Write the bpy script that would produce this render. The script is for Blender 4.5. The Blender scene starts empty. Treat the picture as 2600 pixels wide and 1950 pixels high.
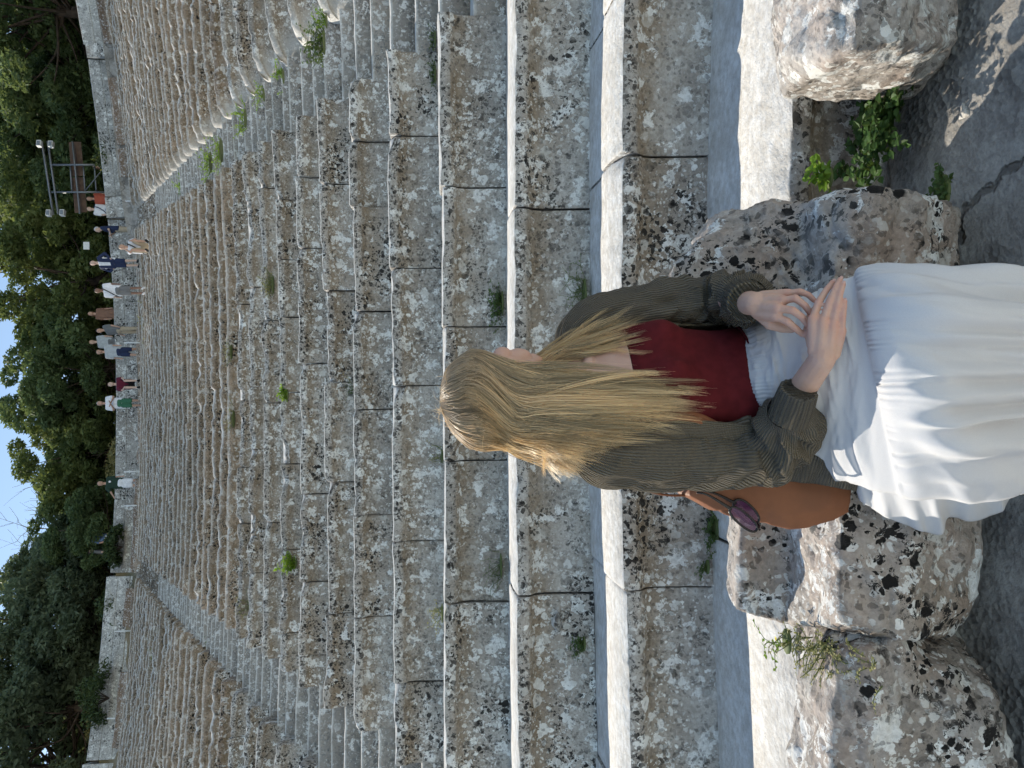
import bpy, math, random
import numpy as np
from mathutils import Vector, Matrix

random.seed(7)
RNG = np.random.default_rng(11)
scene = bpy.context.scene
COL = scene.collection
rad = math.radians

# ------------------------------------------------------------------ camera
# A phone held sideways: the photograph is stored lying on its left side,
# so the camera body is rolled a quarter turn.
KD = 2600.0 / 2212.0
FPX = 1803.0
CAM = np.array([0.0, 0.0, 1.478])
PITCH, ROLL, YAW = 0.09608, 0.01023, -0.00076
_cy, _sy = math.cos(YAW), math.sin(YAW)
_cp, _sp = math.cos(PITCH), math.sin(PITCH)
_cr, _sr = math.cos(ROLL), math.sin(ROLL)
_A = np.array([[_cy, -_sy, 0], [_sy, _cy, 0], [0, 0, 1.0]])
_B = np.array([[1, 0, 0], [0, _cp, -_sp], [0, _sp, _cp]])
_C = np.array([[_cr, 0, -_sr], [0, 1, 0], [_sr, 0, _cr]])
VIEW = _C @ _B @ _A
RIGHT, FWD, UPV = VIEW[0], VIEW[1], VIEW[2]


def ray(dx, dy):
    return FWD * FPX + RIGHT * (975 - dy * KD) + UPV * (1300 - dx * KD)


def at(dx, dy, Y):
    """survey helper: a measured sight line taken to distance Y"""
    r = ray(dx, dy)
    return CAM + r * (Y / r[1])


def at_z(dx, dy, Z):
    r = ray(dx, dy)
    return CAM + r * ((Z - CAM[2]) / r[2])


cam_data = bpy.data.cameras.new('camera')
cam = bpy.data.objects.new('camera', cam_data)
COL.objects.link(cam)
cam_data.sensor_width = 36.0
cam_data.lens = 36.0 * FPX / 2600.0
cam_data.clip_start = 0.05
cam_data.clip_end = 3000
M = Matrix.Identity(4)
for i in range(3):
    M[i][0], M[i][1], M[i][2], M[i][3] = -UPV[i], RIGHT[i], -FWD[i], CAM[i]
cam.matrix_world = M
scene.camera = cam

# ------------------------------------------------------------------ light
SUN_EL, SUN_PHI = rad(38), rad(44)      # sun stands behind the seats, to the left
to_sun = Vector((-math.sin(SUN_PHI) * math.cos(SUN_EL), math.cos(SUN_PHI) * math.cos(SUN_EL), math.sin(SUN_EL)))
sd = bpy.data.lights.new('sun', 'SUN')
sd.energy = 5.0
sd.angle = rad(0.5)
sd.color = (1.0, 0.92, 0.79)
sun = bpy.data.objects.new('sun', sd)
sun.rotation_euler = to_sun.to_track_quat('Z', 'Y').to_euler()
COL.objects.link(sun)
world = bpy.data.worlds.new('World')
scene.world = world
world.use_nodes = True
wn = world.node_tree.nodes
bg = wn.get('Background') or wn.new('ShaderNodeBackground')
sky = wn.new('ShaderNodeTexSky')
sky.sky_type = 'NISHITA'
sky.sun_disc = False
sky.sun_elevation = SUN_EL
sky.sun_rotation = math.atan2(to_sun.x, to_sun.y)
sky.air_density = 1.0
sky.dust_density = 0.05
sky.ozone_density = 4.0
wb = wn.new('ShaderNodeMix'); wb.data_type = 'RGBA'; wb.blend_type = 'MULTIPLY'; wb.inputs[0].default_value = 1.0
wb.inputs[7].default_value = (1.20, 1.0, 0.79, 1)       # the camera's daylight white balance
world.node_tree.links.new(sky.outputs['Color'], wb.inputs[6])
world.node_tree.links.new(wb.outputs[2], bg.inputs['Color'])
bg.inputs['Strength'].default_value = 0.26
scene.view_settings.view_transform = 'Standard'
scene.view_settings.look = 'None'
scene.view_settings.exposure = 0
scene.view_settings.gamma = 1.0
scene.cycles.use_adaptive_sampling = True
scene.cycles.adaptive_threshold = 0.025
scene.cycles.adaptive_min_samples = 16
scene.cycles.max_bounces = 6
scene.cycles.diffuse_bounces = 3
scene.cycles.transparent_max_bounces = 8


# ------------------------------------------------------------------ numpy noise
def _hash(ix, iy, iz, seed):
    h = (ix.astype(np.int64) * 374761393 + iy.astype(np.int64) * 668265263 + iz.astype(np.int64) * 2147483647 + seed * 1274126177) & 0xFFFFFFFF
    h = ((h ^ (h >> 13)) * 1274126177) & 0xFFFFFFFF
    h = ((h ^ (h >> 15)) * 2246822519) & 0xFFFFFFFF
    h = h ^ (h >> 16)
    return (h & 0xFFFFFF).astype(np.float64) / float(0xFFFFFF) * 2 - 1


def vnoise(P, seed=0):
    P = np.asarray(P, float)
    I = np.floor(P)
    F = P - I
    F = F * F * (3 - 2 * F)
    x, y, z = I[..., 0], I[..., 1], I[..., 2]
    fx, fy, fz = F[..., 0], F[..., 1], F[..., 2]
    out = 0
    for dx in (0, 1):
        for dy in (0, 1):
            for dz in (0, 1):
                w = (fx if dx else 1 - fx) * (fy if dy else 1 - fy) * (fz if dz else 1 - fz)
                out = out + w * _hash(x + dx, y + dy, z + dz, seed)
    return out


def fbm(P, octaves=4, seed=0, gain=0.5):
    P = np.asarray(P, float)
    a, s, o = 1.0, 0.0, 0
    for i in range(octaves):
        o = o + a * vnoise(P * (2.03 ** i) + 17.3 * i, seed + i)
        s += a
        a *= gain
    return o / s


def sstep(a, b, x):
    t = np.clip((np.asarray(x, float) - a) / (b - a), 0, 1)
    return t * t * (3 - 2 * t)


# ------------------------------------------------------------------ objects
def tag(o, label=None, cat=None, group=None, kind=None):
    if label: o['label'] = label
    if cat: o['category'] = cat
    if group: o['group'] = group
    if kind: o['kind'] = kind
    return o


def thing(name, loc, label, cat, group=None):
    o = bpy.data.objects.new(name, None)
    o.empty_display_size = 0.1
    o.location = [float(c) for c in loc]
    COL.objects.link(o)
    return tag(o, label, cat, group)


def world_loc(o):
    l = Vector(o.location)
    while o.parent:
        o = o.parent
        l += Vector(o.location)
    return np.array(l)


def mesh_data(name, V, F, mat=None, uv=None, smooth=True, sharp=None, attrs=None):
    me = bpy.data.meshes.new(name)
    V = np.asarray(V, float)
    me.from_pydata(V.tolist(), [], F if isinstance(F, list) else F.tolist())
    if uv is not None:
        l = me.uv_layers.new(name='UVMap')
        l.data.foreach_set('uv', np.asarray(uv, np.float32).ravel())
    if attrs:
        for k, v in attrs.items():
            v = np.asarray(v, np.float32)
            if v.ndim == 1:
                a = me.attributes.new(k, 'FLOAT', 'POINT')
                a.data.foreach_set('value', v)
            else:
                a = me.attributes.new(k, 'FLOAT_COLOR', 'POINT')
                a.data.foreach_set('color', np.c_[v[:, :3], np.ones(len(v))].astype(np.float32).ravel())
    if mat: me.materials.append(mat)
    if smooth:
        me.polygons.foreach_set('use_smooth', np.ones(len(me.polygons), bool))
        if sharp:
            me.set_sharp_from_angle(angle=rad(sharp))
    me.update()
    return me


def obj(name, V, F, mat=None, parent=None, uv=None, smooth=True, sharp=None, attrs=None):
    """one mesh object; V in world metres; its origin sits at its own base (or its parent's)"""
    V = np.asarray(V, float)
    if parent is None:
        o0 = np.array([V[:, 0].mean(), V[:, 1].mean(), V[:, 2].min()])
        loc = o0
    else:
        o0 = world_loc(parent)
        loc = np.zeros(3)
    me = mesh_data(name, V - o0, F, mat, uv, smooth, sharp, attrs)
    o = bpy.data.objects.new(name, me)
    o.location = loc.tolist()
    COL.objects.link(o)
    if parent is not None: o.parent = parent
    return o


class MB:
    """mesh builder: collects pieces that make up one part"""
    def __init__(s):
        s.V, s.F, s.n, s.UV = [], [], 0, []
    def add(s, V, F, uv=None):
        V = np.asarray(V, float)
        s.V.append(V)
        s.F += [[i + s.n for i in f] for f in F]
        s.n += len(V)
        nl = sum(len(f) for f in F)
        s.UV.append(np.zeros((nl, 2)) if uv is None else np.asarray(uv))
        return s
    def build(s, name, mat, parent=None, **k):
        return obj(name, np.concatenate(s.V), s.F, mat, parent, uv=np.concatenate(s.UV), **k)
    def arrays(s):
        return np.concatenate(s.V), s.F


def loft(rings, closed=True, cap0=True, cap1=True, us=1.0, vs=1.0):
    R = np.asarray(rings, float)
    m, n = R.shape[:2]
    V = R.reshape(-1, 3)
    F, UV = [], []
    nn = n if closed else n - 1
    for i in range(m - 1):
        for j in range(nn):
            j2 = (j + 1) % n
            F.append([i * n + j, i * n + j2, (i + 1) * n + j2, (i + 1) * n + j])
            u0, u1 = j / nn * us, (j + 1) / nn * us
            v0, v1 = i / (m - 1) * vs, (i + 1) / (m - 1) * vs
            UV += [(u0, v0), (u1, v0), (u1, v1), (u0, v1)]
    if closed:
        if cap0:
            F.append(list(range(n))[::-1]); UV += [(0, 0)] * n
        if cap1:
            F.append([(m - 1) * n + j for j in range(n)]); UV += [(0, 0)] * n
    return V, F, UV


def resample(pts, n):
    """smooth (Catmull-Rom) curve through pts (any dimension), n samples"""
    P = np.asarray(pts, float)
    if len(P) == 2:
        t = np.linspace(0, 1, n)[:, None]
        return P[0] * (1 - t) + P[1] * t
    Q = np.vstack([2 * P[0] - P[1], P, 2 * P[-1] - P[-2]])
    d = np.linalg.norm(np.diff(P[:, :3], axis=0), axis=1)
    cum = np.r_[0, np.cumsum(d)]
    t = np.linspace(0, cum[-1], n)
    k = np.clip(np.searchsorted(cum, t, side='right') - 1, 0, len(P) - 2)
    u = ((t - cum[k]) / np.maximum(d[k], 1e-9))[:, None]
    p0, p1, p2, p3 = Q[k], Q[k + 1], Q[k + 2], Q[k + 3]
    return 0.5 * (2 * p1 + (p2 - p0) * u + (2 * p0 - 5 * p1 + 4 * p2 - p3) * u * u + (3 * p1 - p0 - 3 * p2 + p3) * u ** 3)


def unit(v):
    v = np.asarray(v, float)
    return v / max(np.linalg.norm(v), 1e-12)


def frames(P, up=(0, 0, 1)):
    T = np.gradient(P, axis=0)
    T /= np.maximum(np.linalg.norm(T, axis=1), 1e-9)[:, None]
    up = np.asarray(up, float)
    n = up - T[0] * (up @ T[0])
    if np.linalg.norm(n) < 1e-3:
        n = np.array([1.0, 0, 0]) - T[0] * T[0][0]
    n = unit(n)
    Ns = [n]
    for i in range(1, len(P)):
        n = n - T[i] * (n @ T[i])
        n = unit(n)
        Ns.append(n)
    Ns = np.array(Ns)
    return T, Ns, np.cross(T, Ns)


def tube_rings(P, r, sides=8, r2=None, up=(0, 0, 1)):
    P = np.asarray(P, float)
    r = np.broadcast_to(np.asarray(r, float), (len(P),))
    r2 = r if r2 is None else np.broadcast_to(np.asarray(r2, float), (len(P),))
    T, N, B = frames(P, up)
    a = np.linspace(0, 2 * np.pi, sides, endpoint=False)
    return P[:, None, :] + N[:, None, :] * (np.cos(a)[None, :, None] * r[:, None, None]) + B[:, None, :] * (np.sin(a)[None, :, None] * r2[:, None, None])


def tube(P, r, sides=8, r2=None, up=(0, 0, 1), vs=1.0):
    return loft(tube_rings(P, r, sides, r2, up), vs=vs)


def box(c, s, rz=0.0):
    c = np.asarray(c, float); s = np.asarray(s, float) / 2
    V = np.array([[x, y, z] for x in (-1, 1) for y in (-1, 1) for z in (-1, 1)], float) * s
    if rz:
        cs, sn = math.cos(rz), math.sin(rz)
        V = np.c_[V[:, 0] * cs - V[:, 1] * sn, V[:, 0] * sn + V[:, 1] * cs, V[:, 2]]
    return V + c, [[0, 1, 3, 2], [4, 6, 7, 5], [0, 4, 5, 1], [2, 3, 7, 6], [0, 2, 6, 4], [1, 5, 7, 3]]


def bar(p0, p1, w, sides=6):
    return tube(np.array([p0, p1], float), w, sides)


def capsule(p0, p1, r0, r1, sides=14):
    """closed tapered capsule"""
    p0, p1 = np.asarray(p0, float), np.asarray(p1, float)
    d = unit(p1 - p0) if np.linalg.norm(p1 - p0) > 1e-6 else np.array([0, 0, 1.0])
    P, R = [], []
    for a in np.linspace(-np.pi / 2, 0, 5):
        P.append(p0 + d * r0 * math.sin(a)); R.append(max(r0 * math.cos(a), r0 * .05))
    for a in np.linspace(0, np.pi / 2, 5):
        P.append(p1 + d * r1 * math.sin(a)); R.append(max(r1 * math.cos(a), r1 * .05))
    P, R = np.array(P), np.array(R)
    keep = np.r_[True, np.linalg.norm(np.diff(P, axis=0), axis=1) > 1e-7]
    P, R = P[keep], R[keep]
    n = np.cross(d, [0, 0, 1.0])
    n = unit(n) if np.linalg.norm(n) > 1e-3 else np.array([1.0, 0, 0])
    b = np.cross(d, n)
    a = np.linspace(0, 2 * np.pi, sides, endpoint=False)
    rings = P[:, None, :] + (n[None, None, :] * np.cos(a)[None, :, None] + b[None, None, :] * np.sin(a)[None, :, None]) * R[:, None, None]
    return loft(rings)


def ellipsoid(c, axes, n=20, m=14):
    """axes: 3x3 rows = scaled axes"""
    A = np.asarray(axes, float)
    rings = []
    for ph in np.linspace(-np.pi / 2 * .98, np.pi / 2 * .98, m):
        th = np.linspace(0, 2 * np.pi, n, endpoint=False)
        rings.append(np.asarray(c) + np.outer(np.cos(th) * math.cos(ph), A[0]) + np.outer(np.sin(th) * math.cos(ph), A[1]) + A[2] * math.sin(ph))
    return loft(np.array(rings))


def fuse(V, F, voxel, smooth=4, fac=0.5):
    """melt overlapping closed pieces into ONE continuous surface"""
    me = bpy.data.meshes.new('tmp')
    me.from_pydata(np.asarray(V).tolist(), [], F)
    o = bpy.data.objects.new('tmp', me)
    COL.objects.link(o)
    m = o.modifiers.new('r', 'REMESH'); m.mode = 'VOXEL'; m.voxel_size = voxel
    if smooth:
        s = o.modifiers.new('s', 'SMOOTH'); s.factor = fac; s.iterations = smooth
    dg = bpy.context.evaluated_depsgraph_get()
    dg.update()
    em = o.evaluated_get(dg).to_mesh()
    n = len(em.vertices)
    V2 = np.empty(n * 3); em.vertices.foreach_get('co', V2)
    F2 = [list(p.vertices) for p in em.polygons]
    o.evaluated_get(dg).to_mesh_clear()
    bpy.data.objects.remove(o); bpy.data.meshes.remove(me)
    return V2.reshape(-1, 3), F2


def hull(pts):
    import bmesh
    bm = bmesh.new()
    for p in pts: bm.verts.new([float(c) for c in p])
    r = bmesh.ops.convex_hull(bm, input=bm.verts)
    loose = [v for v in bm.verts if not v.link_faces]
    if loose: bmesh.ops.delete(bm, geom=loose, context='VERTS')
    bm.verts.index_update()
    V = np.array([v.co[:] for v in bm.verts]); F = [[v.index for v in f.verts] for f in bm.faces]
    bm.free()
    return V, F


def vertex_normals(V, F):
    N = np.zeros_like(V)
    F3 = [(f[0], f[i], f[i + 1]) for f in F for i in range(1, len(f) - 1)]
    F3 = np.array(F3)
    n = np.cross(V[F3[:, 1]] - V[F3[:, 0]], V[F3[:, 2]] - V[F3[:, 0]])
    for i in range(3): np.add.at(N, F3[:, i], n)
    return N / np.maximum(np.linalg.norm(N, axis=1), 1e-12)[:, None]


# ------------------------------------------------------------------ materials
class NT:
    def __init__(s, name):
        s.m = bpy.data.materials.new(name); s.m.use_nodes = True
        s.t = s.m.node_tree; s.t.nodes.clear()
        s.out = s.t.nodes.new('ShaderNodeOutputMaterial')
    def n(s, typ, **kw):
        nd = s.t.nodes.new('ShaderNode' + typ)
        for k, v in kw.items():
            if hasattr(nd, k) and k not in nd.inputs: setattr(nd, k, v)
            else: s.set(nd, k, v)
        return nd
    def set(s, nd, k, v):
        i = nd.inputs[k]
        if isinstance(v, bpy.types.NodeSocket): s.t.links.new(v, i)
        elif isinstance(v, tuple) and len(v) == 3 and i.type == 'RGBA': i.default_value = (*v, 1)
        else: i.default_value = v
    def math(s, op, a, b=None, clamp=False):
        nd = s.t.nodes.new('ShaderNodeMath'); nd.operation = op; nd.use_clamp = clamp
        s.set(nd, 0, a)
        if b is not None: s.set(nd, 1, b)
        return nd.outputs[0]
    def mix(s, f, a, b, blend='MIX'):
        nd = s.t.nodes.new('ShaderNodeMix'); nd.data_type = 'RGBA'; nd.blend_type = blend
        s.set(nd, 0, f); s.set(nd, 6, a); s.set(nd, 7, b)
        return nd.outputs[2]
    def ramp(s, v, a, b, lo=0.0, hi=1.0):
        nd = s.t.nodes.new('ShaderNodeMapRange'); nd.clamp = True; nd.interpolation_type = 'SMOOTHSTEP'
        s.set(nd, 0, v); s.set(nd, 1, a); s.set(nd, 2, b); s.set(nd, 3, lo); s.set(nd, 4, hi)
        return nd.outputs[0]
    def noise(s, vec, scale, detail=3.0, rough=0.55, dist=0.0):
        nd = s.n('TexNoise', Scale=scale, Detail=detail, Roughness=rough, Distortion=dist)
        if vec is not None: s.set(nd, 'Vector', vec)
        return nd
    def principled(s, **kw):
        nd = s.t.nodes.new('ShaderNodeBsdfPrincipled')
        for k, v in kw.items(): s.set(nd, k.replace('_', ' '), v)
        return nd
    def done(s, bsdf):
        s.t.links.new(bsdf.outputs[0] if hasattr(bsdf, 'outputs') else bsdf, s.out.inputs[0])
        return s.m


def stone_material(name, tone=(0.48, 0.455, 0.415), tone2=(0.335, 0.312, 0.28), pale=1.0, dark=1.0, pink=0.0, zoom=1.0, clean_top=1.0):
    g = NT(name)
    pos = g.n('NewGeometry').outputs['Position']
    nrm = g.n('NewGeometry').outputs['Normal']
    warp = g.noise(pos, 22 * zoom, 3, 0.6)
    vs = g.n('VectorMath', operation='SCALE'); g.set(vs, 0, warp.outputs['Color']); vs.inputs['Scale'].default_value = 0.045 / zoom
    va = g.n('VectorMath', operation='ADD'); g.set(va, 0, pos); g.set(va, 1, vs.outputs[0])
    wp = va.outputs[0]
    big = g.noise(pos, 1.7 * zoom, 4).outputs['Fac']
    mid = g.noise(pos, 6.5 * zoom, 5, 0.65).outputs['Fac']
    fine = g.noise(pos, 70 * zoom, 5, 0.7).outputs['Fac']
    c = g.mix(g.ramp(mid, 0.35, 0.68), tone, tone2)
    c = g.mix(g.ramp(big, 0.5, 0.75, 0, 0.4), c, (0.30, 0.235, 0.17))
    if pink: c = g.mix(g.ramp(g.noise(pos, 4.2, 4).outputs['Fac'], 0.42, 0.62, 0, pink), c, (0.42, 0.27, 0.19))
    orn = g.n('ObjectInfo').outputs['Random']
    orv = g.n('CombineColor'); [g.set(orv, i, g.ramp(orn, 0, 1, 0.80, 1.13)) for i in range(3)]
    c = g.mix(1.0, c, orv.outputs[0], 'MULTIPLY')
    orn2 = g.math('FRACT', g.math('MULTIPLY', orn, 17.31))
    orn3 = g.math('FRACT', g.math('MULTIPLY', orn, 71.77))
    c = g.mix(g.ramp(orn3, .6, 1, 0, .3), c, (0.33, 0.25, 0.18))
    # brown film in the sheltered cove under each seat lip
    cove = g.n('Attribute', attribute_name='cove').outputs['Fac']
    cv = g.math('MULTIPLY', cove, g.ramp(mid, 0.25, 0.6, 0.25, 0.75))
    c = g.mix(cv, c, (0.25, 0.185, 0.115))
    fl = g.ramp(fine, 0.25, 0.78, 0.72, 1.2)
    cc = g.n('CombineColor'); [g.set(cc, i, fl) for i in range(3)]
    c = g.mix(1.0, c, cc.outputs[0], 'MULTIPLY')
    height = g.math('MULTIPLY', fine, 0.35)

    def spots(scale, cover, soft, vec=wp):
        v = g.n('TexVoronoi', Scale=scale * zoom, Vector=vec)
        sep = g.n('SeparateColor'); g.set(sep, 0, v.outputs['Color'])
        r = g.math('MULTIPLY', g.math('SUBTRACT', sep.outputs[0], 1 - cover), 0.56 / cover)
        d = g.math('SUBTRACT', r, v.outputs['Distance'])
        return g.ramp(d, -soft, soft), sep.outputs[1], v.outputs['Distance'], sep.outputs[2]

    breakup = g.ramp(g.noise(pos, 34 * zoom, 4, 0.75).outputs['Fac'], 0.38, 0.5)
    patch = g.ramp(g.noise(pos, 3.3 * zoom, 3).outputs['Fac'], 0.36, 0.6, 0.25, 1.0)
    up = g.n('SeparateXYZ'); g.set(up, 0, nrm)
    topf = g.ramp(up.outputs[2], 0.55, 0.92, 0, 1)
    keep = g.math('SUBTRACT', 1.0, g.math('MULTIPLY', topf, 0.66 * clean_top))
    for scale, cover, soft, amt in ((62, 0.75, .05, .75), (30, 0.66, .035, .9), (13, 0.40, .025, .9)):
        m, rnd, dist, r2 = spots(scale, cover, soft)
        m = g.math('MULTIPLY', m, g.math('MULTIPLY', patch, g.math('MULTIPLY', g.math('ADD', orn2, .45), amt * pale)), True)
        if scale != 13: m = g.math('MULTIPLY', m, breakup)
        m = g.math('MULTIPLY', m, keep)
        n1 = g.t.nodes.new('ShaderNodeMix'); n1.data_type = 'RGBA'; g.set(n1, 0, rnd)
        n1.inputs[6].default_value = (0.50, 0.485, 0.445, 1); n1.inputs[7].default_value = (0.86, 0.86, 0.82, 1)
        tint = n1.outputs[2]
        if scale == 13:   # rosettes: paler rim, greyer heart
            tint = g.mix(g.ramp(dist, 0.06, 0.2, 0.55, 0.0), tint, (0.42, 0.40, 0.35))
        c = g.mix(m, c, tint)
    blot = g.ramp(g.noise(wp, 10.5 * zoom, 6, 0.68).outputs['Fac'], 0.565, 0.59)
    m = g.math('MULTIPLY', g.math('MULTIPLY', blot, keep), 0.9 * pale, True)
    c = g.mix(m, c, g.mix(g.ramp(fine, .3, .7), (0.62, 0.615, 0.58), (0.86, 0.86, 0.83)))
    cl = g.ramp(g.noise(pos, 2.6 * zoom, 5, 0.65).outputs['Fac'], 0.44, 0.58)
    cl = g.math('MULTIPLY', cl, g.math('ADD', g.math('MULTIPLY', orn3, .8), .5), True)
    lip = g.n('Attribute', attribute_name='lip').outputs['Fac']
    cl = g.math('MAXIMUM', cl, g.math('MULTIPLY', lip, 0.95))
    off = g.n('VectorMath', operation='ADD'); g.set(off, 0, wp); off.inputs[1].default_value = (3.1, 7.7, 1.9)
    for scale, cover, soft, lo in ((52, 0.62, .05, 0.42), (26, 0.5, .035, 0.22)):
        m, rnd, dist, r2 = spots(scale, cover, soft, off.outputs[0])
        m = g.math('MULTIPLY', m, g.math('MAXIMUM', cl, lo))
        m = g.math('MULTIPLY', m, g.math('MULTIPLY', keep, 0.93 * dark), True)
        c = g.mix(m, c, (0.016, 0.015, 0.014))
    nb = g.ramp(g.noise(wp, 34 * zoom, 5, 0.75).outputs['Fac'], 0.545, 0.575)
    m = g.math('MULTIPLY', g.math('MULTIPLY', nb, cl), g.math('MULTIPLY', keep, 0.9 * dark), True)
    c = g.mix(m, c, (0.028, 0.026, 0.024))
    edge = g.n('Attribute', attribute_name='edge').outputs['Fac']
    c = g.mix(g.math('MULTIPLY', edge, g.ramp(mid, .3, .55, .35, .95)), c, (0.72, 0.695, 0.64))  # sunlit lines painted pale on step edges, far lips and right-hand block ends
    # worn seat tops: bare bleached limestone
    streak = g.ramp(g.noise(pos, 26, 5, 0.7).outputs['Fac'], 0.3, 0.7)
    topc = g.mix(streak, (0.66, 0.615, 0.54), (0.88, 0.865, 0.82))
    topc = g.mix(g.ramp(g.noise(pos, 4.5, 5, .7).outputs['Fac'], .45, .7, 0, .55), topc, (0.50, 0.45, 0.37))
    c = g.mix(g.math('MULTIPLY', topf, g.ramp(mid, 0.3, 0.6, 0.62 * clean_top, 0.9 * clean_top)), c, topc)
    height = g.math('ADD', height, g.math('MULTIPLY', g.noise(pos, 16 * zoom, 5, 0.65).outputs['Fac'], 1.6))
    b = g.n('Bump', Strength=0.75, Distance=0.012, Height=height)
    p = g.principled(Base_Color=c, Roughness=0.92, Normal=b.outputs[0])
    p.inputs['Specular IOR Level'].default_value = 0.2
    return g.done(p)


def plain(name, color, rough=0.7, var=0.12, scale=30.0, metal=0.0, spec=0.4, bump=0.0, bscale=200.0):
    g = NT(name)
    pos = g.n('NewGeometry').outputs['Position']
    f = g.ramp(g.noise(pos, scale, 4).outputs['Fac'], 0.3, 0.7)
    a = tuple(max(0, x * (1 - var)) for x in color); b = tuple(min(1, x * (1 + var)) for x in color)
    kw = {}
    if bump:
        kw['Normal'] = g.n('Bump', Strength=bump, Distance=0.002, Height=g.noise(pos, bscale, 3).outputs['Fac']).outputs[0]
    p = g.principled(Base_Color=g.mix(f, a, b), Roughness=rough, Metallic=metal, **kw)
    p.inputs['Specular IOR Level'].default_value = spec
    return g.done(p)


def leafy(name, c1, c2, trans=0.35, scale=1.2, rough=0.55):
    g = NT(name)
    pos = g.n('NewGeometry').outputs['Position']
    f = g.ramp(g.noise(pos, scale, 3).outputs['Fac'], 0.35, 0.65)
    rnd = g.n('NewGeometry').outputs['Random Per Island']
    col = g.mix(f, c1, c2)
    col = g.mix(g.math('MULTIPLY', rnd, 0.5), col, tuple(min(1, 1.7 * x) for x in c2))
    p = g.principled(Base_Color=col, Roughness=rough)
    p.inputs['Specular IOR Level'].default_value = 0.3
    t = g.n('BsdfTranslucent'); g.set(t, 'Color', g.mix(0.35, col, (0.30, 0.34, 0.05)))
    mx = g.n('MixShader'); mx.inputs[0].default_value = trans
    g.t.links.new(p.outputs[0], mx.inputs[1]); g.t.links.new(t.outputs[0], mx.inputs[2])
    return g.done(mx)

# ================================================================== the theatre
CX, CY = -0.1025, -10.4644           # centre of the rings of seats
R1, DR, Z1, DZ = 13.392, 0.7617, 0.746, 0.37
OFF, HALF = -0.0035, 0.1606
NROW = 35
STAIR_W = 0.74
STONE = stone_material('lichen_limestone')
STONE_UP = stone_material('upper_limestone', tone=(0.42, 0.33, 0.255), tone2=(0.25, 0.19, 0.14), pale=.75, dark=1.3, clean_top=1.0, zoom=.8)
STONE_WALL = stone_material('pale_ashlar', tone=(0.54, 0.535, 0.51), tone2=(0.40, 0.39, 0.365), pale=1.2, dark=1.0, zoom=0.4)
STONE_STEP = stone_material('step_limestone', tone=(0.20, 0.172, 0.138), tone2=(0.12, 0.102, 0.08), pale=0.9, dark=1.2)
RK = lambda k: R1 + (k - 1) * DR
ZK = lambda k: Z1 + (k - 1) * DZ - .10 * (max(0, k - 1) / 33) ** 2


def polar(a, r, z):
    return np.stack([CX + r * np.sin(a), CY + r * np.cos(a), z + 0 * a], -1)


def ang_of(dy, k):
    """bearing from the theatre centre at which a sight line meets ring k"""
    R, z = RK(k), ZK(k)
    # column of the photograph dy, at the height of that ring's lip
    lo, hi = -0.6, 0.6
    for _ in range(50):
        mid_ = (lo + hi) / 2
        d = VIEW @ (np.array([CX + R * math.sin(mid_), CY + R * math.cos(mid_), z]) - CAM)
        sy = 975 - FPX * d[0] / d[1]
        if sy > dy * KD: lo = mid_
        else: hi = mid_
    return (lo + hi) / 2


# (inset, drop, cove, lip) of the seat section, front foot -> lip -> sitting face -> foot groove
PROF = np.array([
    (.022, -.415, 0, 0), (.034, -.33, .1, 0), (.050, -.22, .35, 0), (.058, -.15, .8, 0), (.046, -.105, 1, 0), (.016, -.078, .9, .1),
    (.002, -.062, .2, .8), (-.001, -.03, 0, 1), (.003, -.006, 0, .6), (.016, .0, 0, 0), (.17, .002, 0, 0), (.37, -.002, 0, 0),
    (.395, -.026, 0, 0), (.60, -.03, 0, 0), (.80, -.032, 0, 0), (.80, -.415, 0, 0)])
PROF_FAR = PROF[[0, 2, 4, 6, 8, 9, 11, 12, 14, 15]].copy()
PROF_FAR[1, 0] = .075; PROF_FAR[2, 0] = .07; PROF_FAR[0, 0] = .05; PROF_FAR[:, 2] = (.25, .6, 1, .3, 0, 0, 0, 0, 0, 0); PROF_FAR[3] = (.0, -.05, .2, .3); PROF_FAR[4] = (.008, -.014, 0, .1); PROF_FAR[5] = (.05, -.001, 0, 0)
FAR_LIT_EDGE = np.array([0, 0, 0, .5, 1, 1, .4, 0, 0, 0.])  # where the painted sunlit line runs along a far lip


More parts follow.
